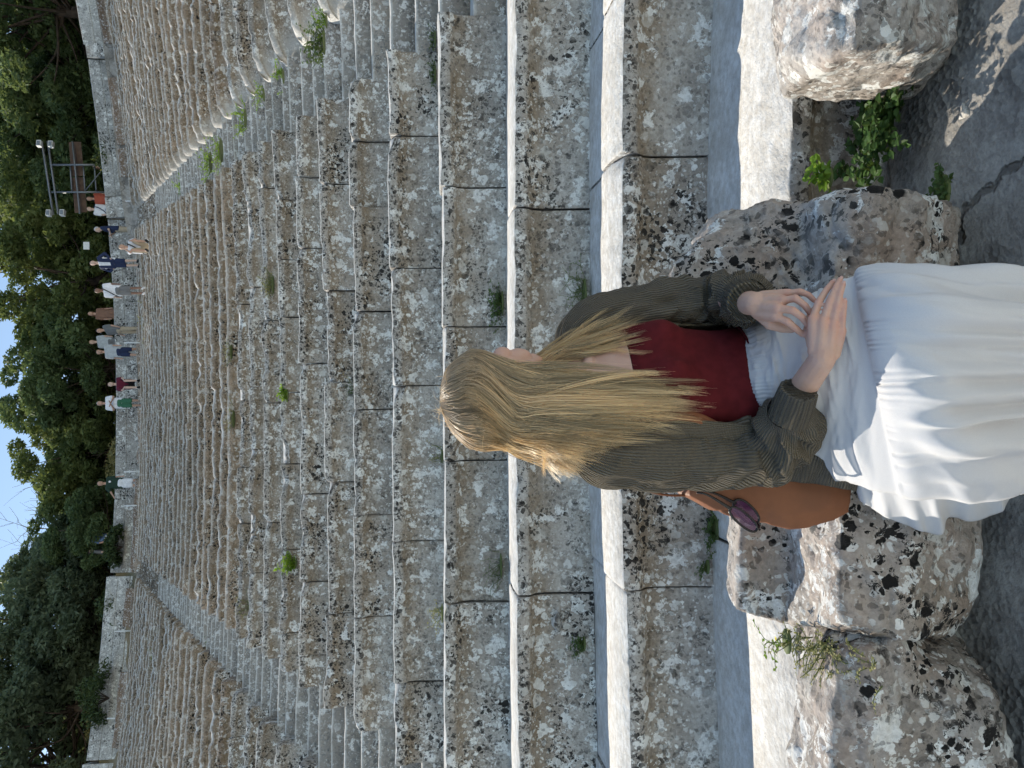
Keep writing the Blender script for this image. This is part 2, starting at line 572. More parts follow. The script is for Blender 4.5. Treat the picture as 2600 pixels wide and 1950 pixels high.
def seat_grid(k, aa, prof, jit, rough, ero, seed, end_round=None, chip=(0, 0)):
    """aa: angles (n,), jit: (n,3) inset / drop / tilt offsets"""
    R, Z = RK(k), ZK(k)
    n, m = len(aa), len(prof)
    s = aa * R
    A = np.repeat(aa[:, None], m, 1)
    dr = np.repeat(prof[None, :, 0], n, 0).copy()
    dz = np.repeat(prof[None, :, 1], n, 0).copy()
    lipw = np.exp(-((dz + .02) / .06) ** 2) * np.exp(-(np.maximum(dr, 0) / .11) ** 2)
    q = np.stack([s * 2.2, np.full(n, k * 7.3), np.full(n, seed * .37)], -1)
    e = np.maximum(0, fbm(q * [1.3, 1, 1], 5, seed=5, gain=.62) - 0.06) * ero
    e += np.maximum(0, vnoise(q * [4.5, 1, 1], 9)) * ero * .3
    e += sstep(.25, .32, vnoise(q * [1.3, 1, 1] + 40, 19)) * ero * .35 * (.5 + .5 * vnoise(q * [9, 1, 1], 29))
    dr += lipw * e[:, None] * 1.0
    dz -= lipw * e[:, None] * 0.75
    P = np.stack([A * R, dr + k * 3.1, dz + k * 5.7], -1)
    dr += fbm(P * 9, 3, seed=21) * rough
    dz += fbm(P * 7 + 50, 3, seed=31) * rough * .8
    dr += jit[:, 0:1]
    dz += jit[:, 1:2]
    if end_round is not None:
        d0, d1 = s - s[0], s[-1] - s
        rr_ = end_round if isinstance(end_round, tuple) else (end_round, end_round if end_round < .2 else .05)
        for d, ch, end_round in ((d0, chip[0], rr_[0]), (d1, chip[1], rr_[1])):
            w = np.clip(1 - d / end_round, 0, 1) ** 2
            if end_round > .2:      # corner worn away to a round
                tt_ = np.clip(1 - d / end_round, 0, 1)
                w = .8 * (1 - np.sqrt(np.maximum(0, 1 - tt_ ** 2)))
                dr[:, 0:1] += w[:, None] * end_round
                dr[:, 1:10] += w[:, None] * end_round * .5
            dr[:, 1:10] += w[:, None] * end_round * .5
            dz[:, 5:] -= w[:, None] * end_round * .35
            if ch:
                cw = np.clip(1 - d / (ch * 2.2), 0, 1)[:, None] ** 1.3
                dr += lipw * cw * ch
                dz -= lipw * cw * ch * .9
    V = np.stack([CX + (R + dr) * np.sin(A), CY + (R + dr) * np.cos(A), Z + dz], -1)
    return V, prof


def grid_mesh(V):
    n, m = V.shape[:2]
    F = [[i * m + j, (i + 1) * m + j, (i + 1) * m + j + 1, i * m + j + 1] for i in range(n - 1) for j in range(m - 1)]
    F += [[i * m + m - 1, (i + 1) * m + m - 1, (i + 1) * m, i * m] for i in range(n - 1)]
    F.append(list(range(m)))
    F.append([(n - 1) * m + j for j in range(m)][::-1])
    return V.reshape(-1, 3), F


JOINTS = {0: [], 1: [-40, 330, 700, 1279, 1800], 2: [-90, 447, 880, 1290, 1780], 3: [402, 706, 997, 1307], 4: [290, 578, 834, 1171, 1480],
          5: [300, 443, 672, 886, 1114, 1338], 6: [395, 627, 826, 1043, 1330], 7: [380, 535, 785, 1070, 1260, 1420], 8: [430, 560, 685, 848, 1004, 1190, 1370]}
ORD = ['', 'first', 'second', 'third', 'fourth', 'fifth', 'sixth', 'seventh', 'eighth', 'ninth', 'tenth', 'eleventh', 'twelfth', 'thirteenth',
       'fourteenth', 'fifteenth', 'sixteenth', 'seventeenth', 'eighteenth', 'nineteenth']


def tier_label(k, where):
    w = {'mid': 'between the two stairways', 'right': 'right of the right-hand stairway', 'left': 'left of the left-hand stairway'}[where]
    special = {('mid', 0): 'lowest stone seat tier, right behind the broken thrones, sunlit on top',
               ('mid', 1): "wide sunlit stone seat tier at the seated woman's back, above the lowest one",
               ('mid', 2): "stone seat tier at the woman's neck with a thin sunlit top",
               ('mid', 3): "lichen-covered stone seat tier level with the woman's head, top not visible"}
    if (where, k) in special: return special[(where, k)]
    if k <= 18:
        n = {'mid': k - 3, 'right': k - 3, 'left': k - 3}[where]
        if where == 'mid': return f"lichen-spotted stone seat tier {w}, {ORD[k - 3]} above the woman's head"
        return f"weathered stone seat tier {w}, {ORD[k - 3]} up from the stair's foot"
    return f"narrow eroded stone seat tier {w}, {ORD[NROW - k + 1]} below the walkway"


def make_tier(k, a0, a1, where):
    R, Z = RK(k), ZK(k)
    mat = STONE if k < 12 else STONE_UP
    rs = np.random.default_rng(1000 + k * 7 + {'mid': 0, 'right': 1, 'left': 2}[where])
    detailed = k <= 11 if where == 'mid' else k <= 12
    am = (a0 + a1) / 2
    label = tier_label(k, where)
    grp = 'stone seat tiers of the ancient theatre'
    # block joints
    if where == 'mid' and k in JOINTS and JOINTS[k]:
        js = sorted(ang_of(y, k) for y in JOINTS[k])
        js = [j for j in js if a0 + .25 / R < j < a1 - .25 / R]
    else:
        js, a = [], a0
        while True:
            a += rs.uniform(.75, 1.65) / R
            if a > a1 - .45 / R: break
            js.append(a)
    cuts = [a0] + js + [a1]
    if detailed:
        root = thing('seat_tier', polar(np.array(am), R, Z - .37), label, 'stone seat', grp)
        for i in range(len(cuts) - 1):
            gap = rs.uniform(.002, .007) / R
            b0, b1 = cuts[i] + (gap if i else 0), cuts[i + 1] - (gap if i < len(cuts) - 2 else 0)
            L = (b1 - b0) * R
            step = .022 if k <= 3 else (.03 if k <= 6 else .045)
            n = max(6, int(L / step))
            t = np.linspace(0, 1, n)
            t = t + .0 * t
            # extra samples close to the ends
            ends = np.array([0, .004, .010, .020, .035, .055, .08, .11, .15, .2]) / L if where == 'right' and i == 0 else np.array([0, .006, .014, .026, .045]) / L
            t = np.unique(np.clip(np.r_[t, ends, 1 - ends], 0, 1))
            aa = b0 + (b1 - b0) * t
            jr, jz, jt = rs.normal(0, .007), rs.normal(0, .006), rs.normal(0, .012)
            if k in (5, 6, 7): jr += rs.choice([0, 0, .03, .05]); jz -= rs.choice([0, 0, 0, .03])
            jit = np.stack([jr + jt * (t - .5), jz + jt * .6 * (t - .5), 0 * t], -1)
            ero = {0: .06, 1: .04, 2: .036, 3: .035, 4: .04}.get(k, .10 if k in (8, 9, 10, 11) else .045)
            if where != 'mid': ero = .08
            chip = (rs.choice([0, 0, 0, .03, .05]), rs.choice([0, 0, 0, .03, .06])) if k > 3 else (0, rs.choice([0, 0, .03]))
            V, _ = seat_grid(k, aa, PROF, jit, .006, ero * rs.uniform(.6, 1.6), k * 31 + i, .014 if where == 'mid' else ((.32 * rs.uniform(.55, 1.6), .02) if where == 'right' and i == 0 else .02), chip)
            m = V.shape[1]
            Vf, F = grid_mesh(V)
            obj('seat_block', Vf, F, mat, root, sharp=50,
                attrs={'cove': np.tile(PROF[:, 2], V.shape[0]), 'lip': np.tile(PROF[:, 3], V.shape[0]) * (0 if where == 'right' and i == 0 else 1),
                       'edge': np.repeat(np.clip(.95 - (aa - aa[0]) * R / .35, 0, 1) * (1 if where == 'right' and i == 0 else 0), V.shape[1])})  # block end beside the right stair coloured pale as if in sun
        return root
    step = .045 if k < 24 else .07
    n = int((a1 - a0) * R / step)
    aa = np.linspace(a0, a1, n)
    if where == 'right': aa = np.unique(np.r_[aa, a0 + np.array([.005, .012, .022, .05, .09]) / R]); n = len(aa)
    jit = np.zeros((n, 3))
    dark = np.zeros(n)
    for i in range(len(cuts) - 1):
        s = (aa >= cuts[i]) & (aa <= cuts[i + 1])
        jit[s, 0] = rs.normal(0, .014); jit[s, 1] = rs.normal(0, .012)
        e = np.argmin(abs(aa - cuts[i])); jit[e, 0] += .03
    V, _ = seat_grid(k, aa, PROF_FAR, jit, .012, rs.choice([.05, .09, .14, .20]), k * 31, .4 * rs.uniform(.6, 1.5) if where == 'right' else .1)
    Vf, F = grid_mesh(V)
    o = obj('seat_tier', Vf, F, mat, None, sharp=50,
            attrs={'cove': np.tile(PROF_FAR[:, 2], V.shape[0]), 'lip': np.tile(PROF_FAR[:, 3], V.shape[0]), 'edge': np.maximum(np.tile(FAR_LIT_EDGE * .5, V.shape[0]), np.repeat(np.clip(.85 - (aa - aa[0]) * R / .4, 0, 1) * (where == 'right'), V.shape[1]))})  # sunlight put into the colour of far lips and right-hand ends
    return tag(o, label, 'stone seat', grp)


for k in range(0, NROW + 1):
    h = OFF - HALF, OFF + HALF
    if k <= 2: make_tier(k, OFF - .33, OFF + .33, 'mid')
    else:
        make_tier(k, *h, 'mid')
        sw = STAIR_W / RK(k)
        make_tier(k, OFF + HALF + sw, OFF + .50, 'right')
        make_tier(k, OFF - .50, OFF - HALF - sw, 'left')

# ---- stairways: two steps to every tier
def make_stair(sgn, label):
    R0 = RK(3)
    am = OFF + sgn * HALF
    root = thing('stairway', polar(np.array(am + sgn * .02), R0, ZK(2)), label, 'stairs', 'radial stairways')
    rs = np.random.default_rng(50 + sgn)
    rest = MB()
    for k in range(3, NROW + 1):
        for h in range(2):
            r0 = RK(k) + .05 + h * DR * .5
            z1 = ZK(k) - DZ * .5 + h * DZ * .5 - .01 + rs.normal(0, .008)
            r1 = r0 + DR * .5 + .03
            w = STAIR_W / r0
            c0 = am - sgn * .02 / r0
            c1 = am + sgn * (STAIR_W + .03) / r0
            lo, hi = min(c0, c1), max(c0, c1)
            n = 9 if k < 14 else 5
            aa = np.linspace(lo, hi, n)
            pr = np.array([(.012, -.3), (.0, -.03), (.012, -.008), (.05, 0), (r1 - r0, -.004), (r1 - r0, -.3)])
            V = np.zeros((n, len(pr), 3))
            q = np.stack([aa * r0 * 4, np.full(n, k * 3. + h), np.full(n, 2. * sgn)], -1)
            nz = fbm(q, 3, seed=3)
            for j, (dr, dz) in enumerate(pr):
                wl = 1.0 if j in (1, 2, 3) else .2
                V[:, j] = polar(aa, r0 + dr + abs(nz) * .015 * wl, z1 + dz - abs(nz) * .012 * wl + rs.normal(0, .001))
            Vf, F = grid_mesh(V)
            if k <= 26:
                obj('step', Vf, F, STONE_STEP, root, sharp=40, attrs={'edge': np.tile([0, .35, 1, .5, 0, 0], n)})  # bright lit line painted on each step's front edge
            else:
                rest.add(Vf, F)
    o = rest.build('upper_steps', STONE_STEP, root, sharp=40)
    o['kind'] = 'stuff'
    return root


make_stair(1, 'right-hand stone stairway climbing between seat wedges, sunlit side walls and weeds')
make_stair(-1, 'left-hand stone stairway climbing steeply between two shaded seat wedges')

# ---- terrain: one sheet, from the paved orchestra up the hill and out to the horizon
SOIL = None
def make_ground():
    g = NT('dusty_paving')
    pos = g.n('NewGeometry').outputs['Position']
    n1 = g.noise(pos, 1.6, 5).outputs['Fac']; n2 = g.noise(pos, 60, 4, .7).outputs['Fac']; n3 = g.noise(pos, 9, 5, .65).outputs['Fac']
    c = g.mix(g.ramp(n3, .3, .7), (0.34, 0.315, 0.285), (0.50, 0.475, 0.435))
    c = g.mix(g.ramp(n2, .35, .75, 0, .5), c, (0.13, 0.115, 0.10))
    w = g.noise(pos, 6.0, 4)
    vs = g.n('VectorMath', operation='SCALE'); g.set(vs, 0, w.outputs['Color']); vs.inputs['Scale'].default_value = .16
    va = g.n('VectorMath', operation='ADD'); g.set(va, 0, pos); g.set(va, 1, vs.outputs[0])
    v = g.n('TexVoronoi', Scale=1.7, Vector=va.outputs[0]); v.feature = 'DISTANCE_TO_EDGE'
    crack = g.ramp(v.outputs['Distance'], .003, .014, 1, 0)
    grit = g.ramp(n1, .5, .6)
    c = g.mix(g.math('MULTIPLY', crack, .7), c, (0.09, 0.08, 0.07))
    v2 = g.n('TexVoronoi', Scale=55.0, Vector=pos)
    sep = g.n('SeparateColor'); g.set(sep, 0, v2.outputs['Color'])
    grain = g.mix(sep.outputs[0], (0.09, 0.08, 0.07), (0.30, 0.28, 0.25))
    c = g.mix(g.math('MULTIPLY', grit, .8), c, grain)
    # dry grass and needles on the hill
    sx = g.n('SeparateXYZ'); g.set(sx, 0, pos)
    ln = g.n('VectorMath', operation='DISTANCE'); g.set(ln, 0, pos); ln.inputs[1].default_value = (CX, CY, 0)
    orch = g.ramp(ln.outputs['Value'], 11.3, 12.0, 1, 0)
    c = g.mix(orch, c, g.mix(g.ramp(n3, .3, .7), (0.62, 0.55, 0.45), (0.70, 0.64, 0.54)))
    hill = g.ramp(sx.outputs[2], 13.5, 15.0)
    hc = g.mix(g.ramp(g.noise(pos, .5, 4).outputs['Fac'], .4, .62), (0.26, 0.19, 0.095), (0.085, 0.085, 0.04))
    c = g.mix(hill, c, hc)
    h = g.math('ADD', g.math('MULTIPLY', crack, -1.2), g.math('ADD', g.math('MULTIPLY', n2, .3), g.math('MULTIPLY', g.math('MULTIPLY', grit, v2.outputs['Distance']), .5)))
    h = g.math('ADD', h, g.math('MULTIPLY', n3, .8))
    b = g.n('Bump', Strength=.8, Distance=.02, Height=h)
    mat = g.done(g.principled(Base_Color=c, Roughness=.95, Normal=b.outputs[0]))
    rr = np.r_[0, np.linspace(2, 11.5, 14), np.linspace(11.7, 13.2, 60), 14, 16, 20, 26, 32, 36, RK(NROW) + .99, RK(NROW) + 1.02, RK(NROW) + 2.9, RK(NROW) + 3.1,
              RK(NROW) + 6, 48, 51, 55, 60, 66, 75, 90, 130, 220, 500, 1200]
    aa = np.concatenate([np.linspace(-np.pi, -.34, 40), np.linspace(-.33, .33, 160), np.linspace(.34, np.pi, 40)])[:-1]
    top = ZK(NROW)
    def zz(r):
        if r <= 13.2: return 0.0
        if r < RK(NROW) + 1: return max(0, (r - 13.2) / DR * DZ * 1.0 - .75)
        if r < RK(NROW) + 3: return top + .36
        if r < 47: return top + 1.75 + (r - RK(NROW) - 3) * .30
        return top + 1.75 + (47 - RK(NROW) - 3) * .30 + min((r - 47) * .06, 4)
    V = np.zeros((len(rr), len(aa), 3))
    for i, r in enumerate(rr):
        z = zz(r)
        back = sstep(1.35, 1.9, abs(aa))      # the open side of the theatre stays level
        V[i] = polar(aa, np.full(len(aa), r), 0 * aa)
        zz_ = z * (1 - back)
        if r < 13.3:
            # paving: slabs heave a little, soil banks up against the stones
            x, y = V[i][:, 0], V[i][:, 1]
            zz_ = zz_ + fbm(np.stack([x * 2.2, y * 2.2, 0 * x], -1), 3, 4) * .02
            zz_ += np.exp(-((y - 2.0) / .25) ** 2) * .05 * (abs(x) < 3)
        elif r > 62:
            zz_ = zz_ + sstep(62, 95, r) * 9 * np.maximum(0, vnoise(np.stack([aa * 9, 0 * aa, 0 * aa + 2.5], -1), 5) + .1) * (1 - back)
        elif r > 40:
            zz_ = zz_ + vnoise(np.stack([V[i][:, 0] * .12, V[i][:, 1] * .12, 0 * aa], -1), 8) * .5 * (1 - back)
        V[i][:, 2] = zz_
    n = len(aa)
    F = [[i * n + j, i * n + (j + 1) % n, (i + 1) * n + (j + 1) % n, (i + 1) * n + j] for i in range(len(rr) - 1) for j in range(n)]
    F = [f[::-1] for f in F]
    o = obj('ground', V.reshape(-1, 3), F, mat, None, sharp=60)
    tag(o, 'grey cracked paving and dusty soil with the tree-covered hill behind', 'ground', kind='structure')


make_ground()

# ---- the walkway and the pale wall above the seats
RW = RK(NROW) + 3.0
WALL_TOP = 15.44
def wall_piece(a0, a1, z0, z1, label, steps=0):
    n = max(8, int((a1 - a0) * RW / .25))
    aa = np.linspace(a0, a1, n)
    root = None
    courses = np.linspace(z0, z1, 6)
    pr = []
    for c0, c1 in zip(courses[:-1], courses[1:]):
        pr += [(.025, c0), (0.0, c0 + .02), (0.0, c1 - .02), (.025, c1)]
    pr += [(.06, z1 + .0), (.7, z1), (.7, z0 - .3)]
    pr = [(0.02, z0 - .3)] + pr
    V = np.zeros((n, len(pr), 3))
    for j, (dr, z) in enumerate(pr):
        nz = fbm(np.stack([aa * RW * 1.3, np.full(n, z * 2.3), np.full(n, 4.)], -1), 3, 6)
        V[:, j] = polar(aa, RW + dr + nz * .05, z + (nz * .05 if z > z1 - .05 else 0))
    Vf, F = grid_mesh(V)
    return tag(obj('retaining_wall', Vf, F, STONE_WALL, None, sharp=40), label, 'wall', 'pale ashlar walls behind the walkway')


zt = ZK(NROW)
def wang(dy, r=None): 
    # bearing of a photograph column at the wall
    lo, hi = -.6, .6
    for _ in range(50):
        mm = (lo + hi) / 2
        d = VIEW @ (np.array([CX + RW * math.sin(mm), CY + RW * math.cos(mm), 14.5]) - CAM)
        if 975 - FPX * d[0] / d[1] > dy * KD: lo = mm
        else: hi = mm
    return (lo + hi) / 2


wall_piece(wang(1236), wang(475), zt - .05, WALL_TOP - .02, 'long pale ashlar wall behind the walkway in the middle')
wall_piece(wang(1640), wang(1244), zt - .05, WALL_TOP + .12, 'pale ashlar wall left of the left-hand stairway head, stepped higher')
wall_piece(-.56, wang(1648), zt - .05, WALL_TOP + .25, 'pale ashlar wall at the far left edge, highest piece')
wall_piece(wang(425), wang(130), zt - .05, WALL_TOP + .0, 'pale ashlar wall right of the right-hand stairway head')
wall_piece(wang(98), .56, zt - .05, WALL_TOP + .08, 'pale ashlar wall at the far right edge')

# little stairs leading up through the wall
def wall_stair(dy0, dy1, label):
    a0, a1 = wang(dy1), wang(dy0)
    root = thing('wall_steps', polar(np.array((a0 + a1) / 2), RW, zt), label, 'stairs', 'short stairs through the upper wall')
    for i in range(7):
        pr = np.array([(0, -1.2), (0, 0), (.3, 0), (.3, -1.2)]) + [i * .24 - 1.25, zt + .36 + (i + 1) * .25]
        aa = np.linspace(a0, a1, 4)
        V = np.stack([polar(aa, RW - .45 + dr, np.full(4, z)) for dr, z in pr], 1)
        Vf, F = grid_mesh(V)
        obj('step', Vf, F, STONE_WALL, root, sharp=30)


wall_stair(428, 472, 'short white stair through the upper wall above the right-hand stairway')
wall_stair(99, 128, 'short white stair through the upper wall near the right edge')

# backed bench along the front of the walkway: slabs standing on the last tier
STONE_BENCH = stone_material('brown_bench', tone=(0.25, 0.165, 0.105), tone2=(0.17, 0.11, 0.07), pale=.5, dark=.4)
def bench(dy0, dy1, label, hgt=.55):
    r0 = RK(NROW) + DR * .55
    a0, a1 = wang(dy1), wang(dy0)
    root = thing('backed_bench', polar(np.array((a0 + a1) / 2), r0, zt - .03), label, 'stone bench', 'backed stone benches along the walkway')
    n = max(4, int((a1 - a0) * r0 / .15))
    aa = np.linspace(a0, a1, n)
    for nm, pr in (('seat', [(0, -.03), (-.02, .20), (0, .24), (.36, .24), (.36, -.03)]), ('backrest', [(.362, -.03), (.375, .24), (.45, hgt), (.50, hgt + .05), (.58, hgt + .04), (.60, -.03)])):
        V = np.zeros((n, len(pr), 3))
        for j, (dr, dz) in enumerate(pr):
            nz = fbm(np.stack([aa * r0 * 1.5, np.full(n, j * 1.), np.full(n, dy0 * .1)], -1), 3, 6)
            V[:, j] = polar(aa, r0 + dr + nz * .02, zt + dz + nz * (.06 if dz > .2 else 0))
        Vf, F = grid_mesh(V)
        obj(nm, Vf, F, STONE_BENCH if nm == 'backrest' else STONE_UP, root, sharp=40)


for y0, y1, l, hh in ((1030, 1228, 'long brown backed bench on the walkway below the middle of the wall', .5),
                  (880, 1000, 'brown backed bench at the walkway beside the maroon-shirted sitter', .42), (700, 868, 'pale backed bench on the walkway under the walking visitors', .3),
                  (1262, 1345, 'brown backed bench with a white slab at the left-hand stairway head', .62), (1440, 1600, 'brown backed bench on the walkway at the left edge', .55),
                  (330, 390, 'brown backed bench just right of the right-hand stairway head', .62), (180, 322, 'long brown backed bench on the walkway toward the right edge', .62),
                  (0, 108, 'brown backed bench on the walkway at the right edge', .62)):
    bench(y0, y1, l, hh)

# ================================================================== broken thrones in front of the lowest tier
STONE_THRONE = stone_material('throne_stone', tone=(0.48, 0.445, 0.41), tone2=(0.33, 0.30, 0.27), pale=1.25, dark=1.3, pink=0.3, zoom=0.9, clean_top=.2)


def at_r(dx, dy, R):
    """where a sight line meets the upright cylinder of radius R about the theatre centre"""
    r = ray(dx, dy)
    o = CAM[:2] - np.array([CX, CY]); d = r[:2]
    a, b, c = d @ d, 2 * o @ d, o @ o - R * R
    t = (-b + math.sqrt(b * b - 4 * a * c)) / (2 * a)
    return CAM + r * t


def rock(name, parts, mat, label, cat, group=None, voxel=.012, amp=.013, seed=1, parent=None):
    mb = MB()
    for pts in parts:
        V, F = hull(pts); mb.add(V, F)
    V, F = fuse(*mb.arrays(), voxel, 1, .5)
    N = vertex_normals(V, F)
    d = fbm(V * 5.0 + seed * 9, 4, seed) * amp * 1.6 + fbm(V * 16 + seed * 5, 3, seed + 9) * amp * .8
    d += -np.maximum(0, fbm(V * 3.1 + seed, 3, seed + 4) - .12) * amp * 3.5
    d += fbm(V * 48 + seed, 2, seed + 14) * amp * .22
    # spalled facets: the surface is planed off along random planes
    q_ = fbm(V * 2.3 + seed * 3, 2, seed + 31)
    d += (np.round(q_ * 6) / 6 - q_) * amp * 3.2
    V = V + N * d[:, None]
    o = obj(name, V, F, mat, parent, sharp=70)
    return tag(o, label, cat, group) if label else o


def span(dx, dys, Y):
    return [at(dx, dy, Y) for dy in dys]


GT = 'broken stone thrones in front of the lowest tier'
# throne to the left of the woman: low back, lit seat ledge, rounded front
base = span(1812, (1040, 1200, 1345), 1.63) + span(1704, (1040, 1200, 1352), 1.90) + span(1960, (1040, 1200, 1372), 1.60) + span(1860, (1368,), 1.68) \
    + span(2128, (1060, 1200, 1290), 1.70) + span(2065, (1372,), 1.75) + [np.array([-.13, 2.03, 0]), np.array([-.62, 2.03, 0]), np.array([-.66, 2.0, .35]), np.array([-.13, 2.06, .5])]
back = span(1600, (1050, 1180), 1.93) + span(1594, (1318,), 1.95) + span(1720, (1040, 1348), 1.91) + [p + np.array([0, .11, .0]) for p in span(1606, (1050, 1180, 1310), 1.96)] + [p + np.array([0, .12, -.05]) for p in span(1720, (1040, 1340), 1.95)]
rock('broken_throne', [base, back], STONE_THRONE, "broken stone throne with a pinkish sunlit seat ledge, left of the woman's bag", 'stone throne', GT, amp=.015, seed=2)
# throne she leans on, its broken back rising behind her shoulder
base = span(1790, (600, 800, 1000), 1.66) + span(1745, (428,), 1.82) + span(1712, (640, 1000), 1.9) + span(1900, (402, 600, 1000), 1.62) + span(2000, (414, 700, 1000), 1.64) \
    + span(2078, (455, 620, 980), 1.72) + span(1810, (408,), 1.72) + [np.array([.53, 2.05, 0]), np.array([-.10, 2.05, 0]), np.array([.50, 2.03, .45]), np.array([-.1, 2.03, .5])]
back = span(1556, (446,), 1.97) + span(1478, (560,), 1.95) + span(1398, (668, 760), 1.95) + span(1700, (432,), 1.9) + span(1720, (640, 940), 1.88) + span(1500, (940,), 1.93) \
    + [p + np.array([0, .1, .0]) for p in span(1562, (450,), 2.0) + span(1415, (655, 760), 2.0) + span(1500, (940,), 2.0)] + [p + np.array([0, .13, -.05]) for p in span(1700, (436, 940), 1.93)]
arm = span(1700, (470, 600), 1.87) + span(1760, (440, 640), 1.72) + span(1860, (420, 640), 1.63) + span(1860, (640,), 1.85) + [np.array([.48, 1.95, .3]), np.array([.3, 1.95, .3])]
rock('broken_throne', [base + arm, back + span(1800, (425, 640, 900), 1.78) + span(1880, (640,), 1.7)], STONE_THRONE, "big broken throne under the woman, its slanting back rising behind her sleeve", 'stone throne', GT, amp=.017, seed=5)
# throne at the right edge
base = span(1800, (-260, -60, 112), 1.68) + span(1690, (-260, -60, 116), 1.93) + span(1850, (-260, 108), 1.62) + span(1950, (-240, 92), 1.63) + span(2072, (-200, 84), 1.78) + span(1720, (124,), 1.84) + span(1800, (122,), 1.72) \
    + [np.array([.86, 2.06, .0]), np.array([1.35, 2.05, 0]), np.array([.85, 2.07, .45]), np.array([1.35, 2.06, .5])]
rock('broken_throne', [base], STONE_THRONE, 'broken throne at the right edge with a sunlit left side', 'stone throne', GT, amp=.016, seed=8)
# rounded block at the far left
base = span(1735, (1500, 1680, 1900), 1.80) + span(1700, (1680, 1900), 1.93) + span(1800, (1440, 1500, 1680), 1.62) + span(1800, (1386,), 1.78) + span(1900, (1384, 1520, 1680, 1900), 1.58) + span(2040, (1386,), 1.70) + span(2060, (1440,), 1.62) \
    + span(2150, (1490,), 1.64) + span(2196, (1620, 1900), 1.60) + [np.array([-.66, 2.03, 0]), np.array([-1.4, 2.02, 0]), np.array([-.68, 2.0, .4]), np.array([-1.4, 2.0, .45])]
rock('fallen_block', [base], STONE_THRONE, 'big rounded lichen-covered block at the left edge, grass growing on its shoulder', 'stone block', None, amp=.02, seed=12)

# loose stones
ST_SMALL = [((1205, 1345), RK(2) + .0, .05, 'small loose stone wedged at the foot of the tier left of the woman'),
            ((2095, 245), None, .03, 'little loose stone on the paving beside the sunlit strip')]
for (dxy, R, s, lab) in ST_SMALL:
    c = at_r(*dxy, R) if R else at_z(*dxy, .02)
    rs = np.random.default_rng(int(dxy[0]))
    pts = [c + np.clip(rs.normal(0, 1, 3), -1.4, 1.4) * s * np.array([.8, .5, .5]) for _ in range(16)]
    rock('loose_stone', [pts], STONE, lab, 'stone', None, voxel=s * .18, amp=s * .06, seed=3)

# ================================================================== plants in the cracks
LEAF_DARK = leafy('nettle_leaf', (0.028, 0.068, 0.014), (0.05, 0.105, 0.02), .2, 9)
LEAF_BRIGHT = leafy('fern_leaf', (0.16, 0.30, 0.03), (0.26, 0.40, 0.05), .5, 6)
LEAF_DRY = leafy('dry_weed', (0.30, 0.29, 0.12), (0.40, 0.36, 0.16), .4, 12)
LEAF_GREEN = leafy('green_weed', (0.055, 0.10, 0.03), (0.09, 0.15, 0.045), .35, 9)
FLOWER = plain('yellow_petal', (0.80, 0.66, 0.05), .6)
STEM = plain('stem_green', (0.12, 0.15, 0.05), .7)


def leaf_quad(p, d, n, L, W):
    """pointed, folded leaf: 6 points"""
    d = unit(d); s = unit(np.cross(d, n)); n = np.cross(s, d)
    V = [p, p + d * L * .35 + s * W + n * W * .3, p + d * L * .7 + s * W * .75 + n * W * .15, p + d * L - n * L * .12, p + d * L * .7 - s * W * .75 + n * W * .15, p + d * L * .35 - s * W + n * W * .3, p + d * L * .5]
    return V, [[0, 6, 1], [1, 6, 2], [2, 6, 3], [3, 6, 4], [4, 6, 5], [5, 6, 0]]


def weed(name, base, label, cat, mat, stems=12, h=.12, spread=.08, leaf=.022, per=6, seed=0, flowers=0, lean=(0, -.3, 0), group=None, width=.32, sweep=None):
    rs = np.random.default_rng(seed)
    base = np.asarray(base, float)
    root = thing(name, base, label, cat, group)
    st, lf, fl = MB(), MB(), MB()
    for i in range(stems):
        if sweep is not None:
            a, b = sweep
            p0 = np.asarray(a) * (1 - (t := rs.uniform())) + np.asarray(b) * t + rs.normal(0, 1, 3) * np.array([.02, .055, .008])
        else:
            p0 = base + rs.normal(0, 1, 3) * np.array([spread * .3, spread * .12, .003])
        d = unit(np.array([rs.normal(0, .5) * spread / .08, rs.normal(0, .3) - .1, 1.0]) + np.array(lean) * rs.uniform(.3, 1.2))
        hh = h * rs.uniform(.5, 1.1)
        p1 = p0 + d * hh * .55
        p2 = p0 + unit(d + np.array([rs.normal(0, .35), rs.normal(0, .25) - .1, -.1])) * hh
        P = resample([p0, p1, p2], 6)
        st.add(*tube(P, np.linspace(.0016, .0007, 6) * (1 if h < .2 else 1.6), 4))
        for j in range(per):
            t = (j + .6) / per
            c = P[min(5, int(t * 5))] * (1 - (t * 5) % 1) + P[min(5, int(t * 5) + 1)] * ((t * 5) % 1)
            for sd in (0, 1) if per <= 6 else (0,):
                dd = np.array([rs.normal(), rs.normal() * .7 - .3, rs.uniform(-.2, .7)])
                V, F = leaf_quad(c, dd, np.array([rs.normal(0, .4), rs.normal(0, .4) - .3, 1]), leaf * rs.uniform(.6, 1.2), leaf * width * rs.uniform(.8, 1.1))
                lf.add(V, F)
        if i < flowers:
            for q in range(rs.integers(1, 3)):
                c = P[-1] + rs.normal(0, 1, 3) * np.array([.02, .055, .008])
                fl = MB()
                for kk in range(5):
                    a = kk * 1.2566
                    V, F = leaf_quad(c, np.array([math.cos(a), math.sin(a), .3]), np.array([0, 0, 1.]), .007, .003)
                    fl.add(V, F)
                fl.build('flower', FLOWER, root, smooth=False)
    if sweep is None: st.add(*ellipsoid(base, np.diag([spread * .45 + .01, spread * .25 + .01, .008]), 12, 6))
    st.build('stem', STEM, root)
    lf.build('foliage', mat, root, smooth=False)
    return root


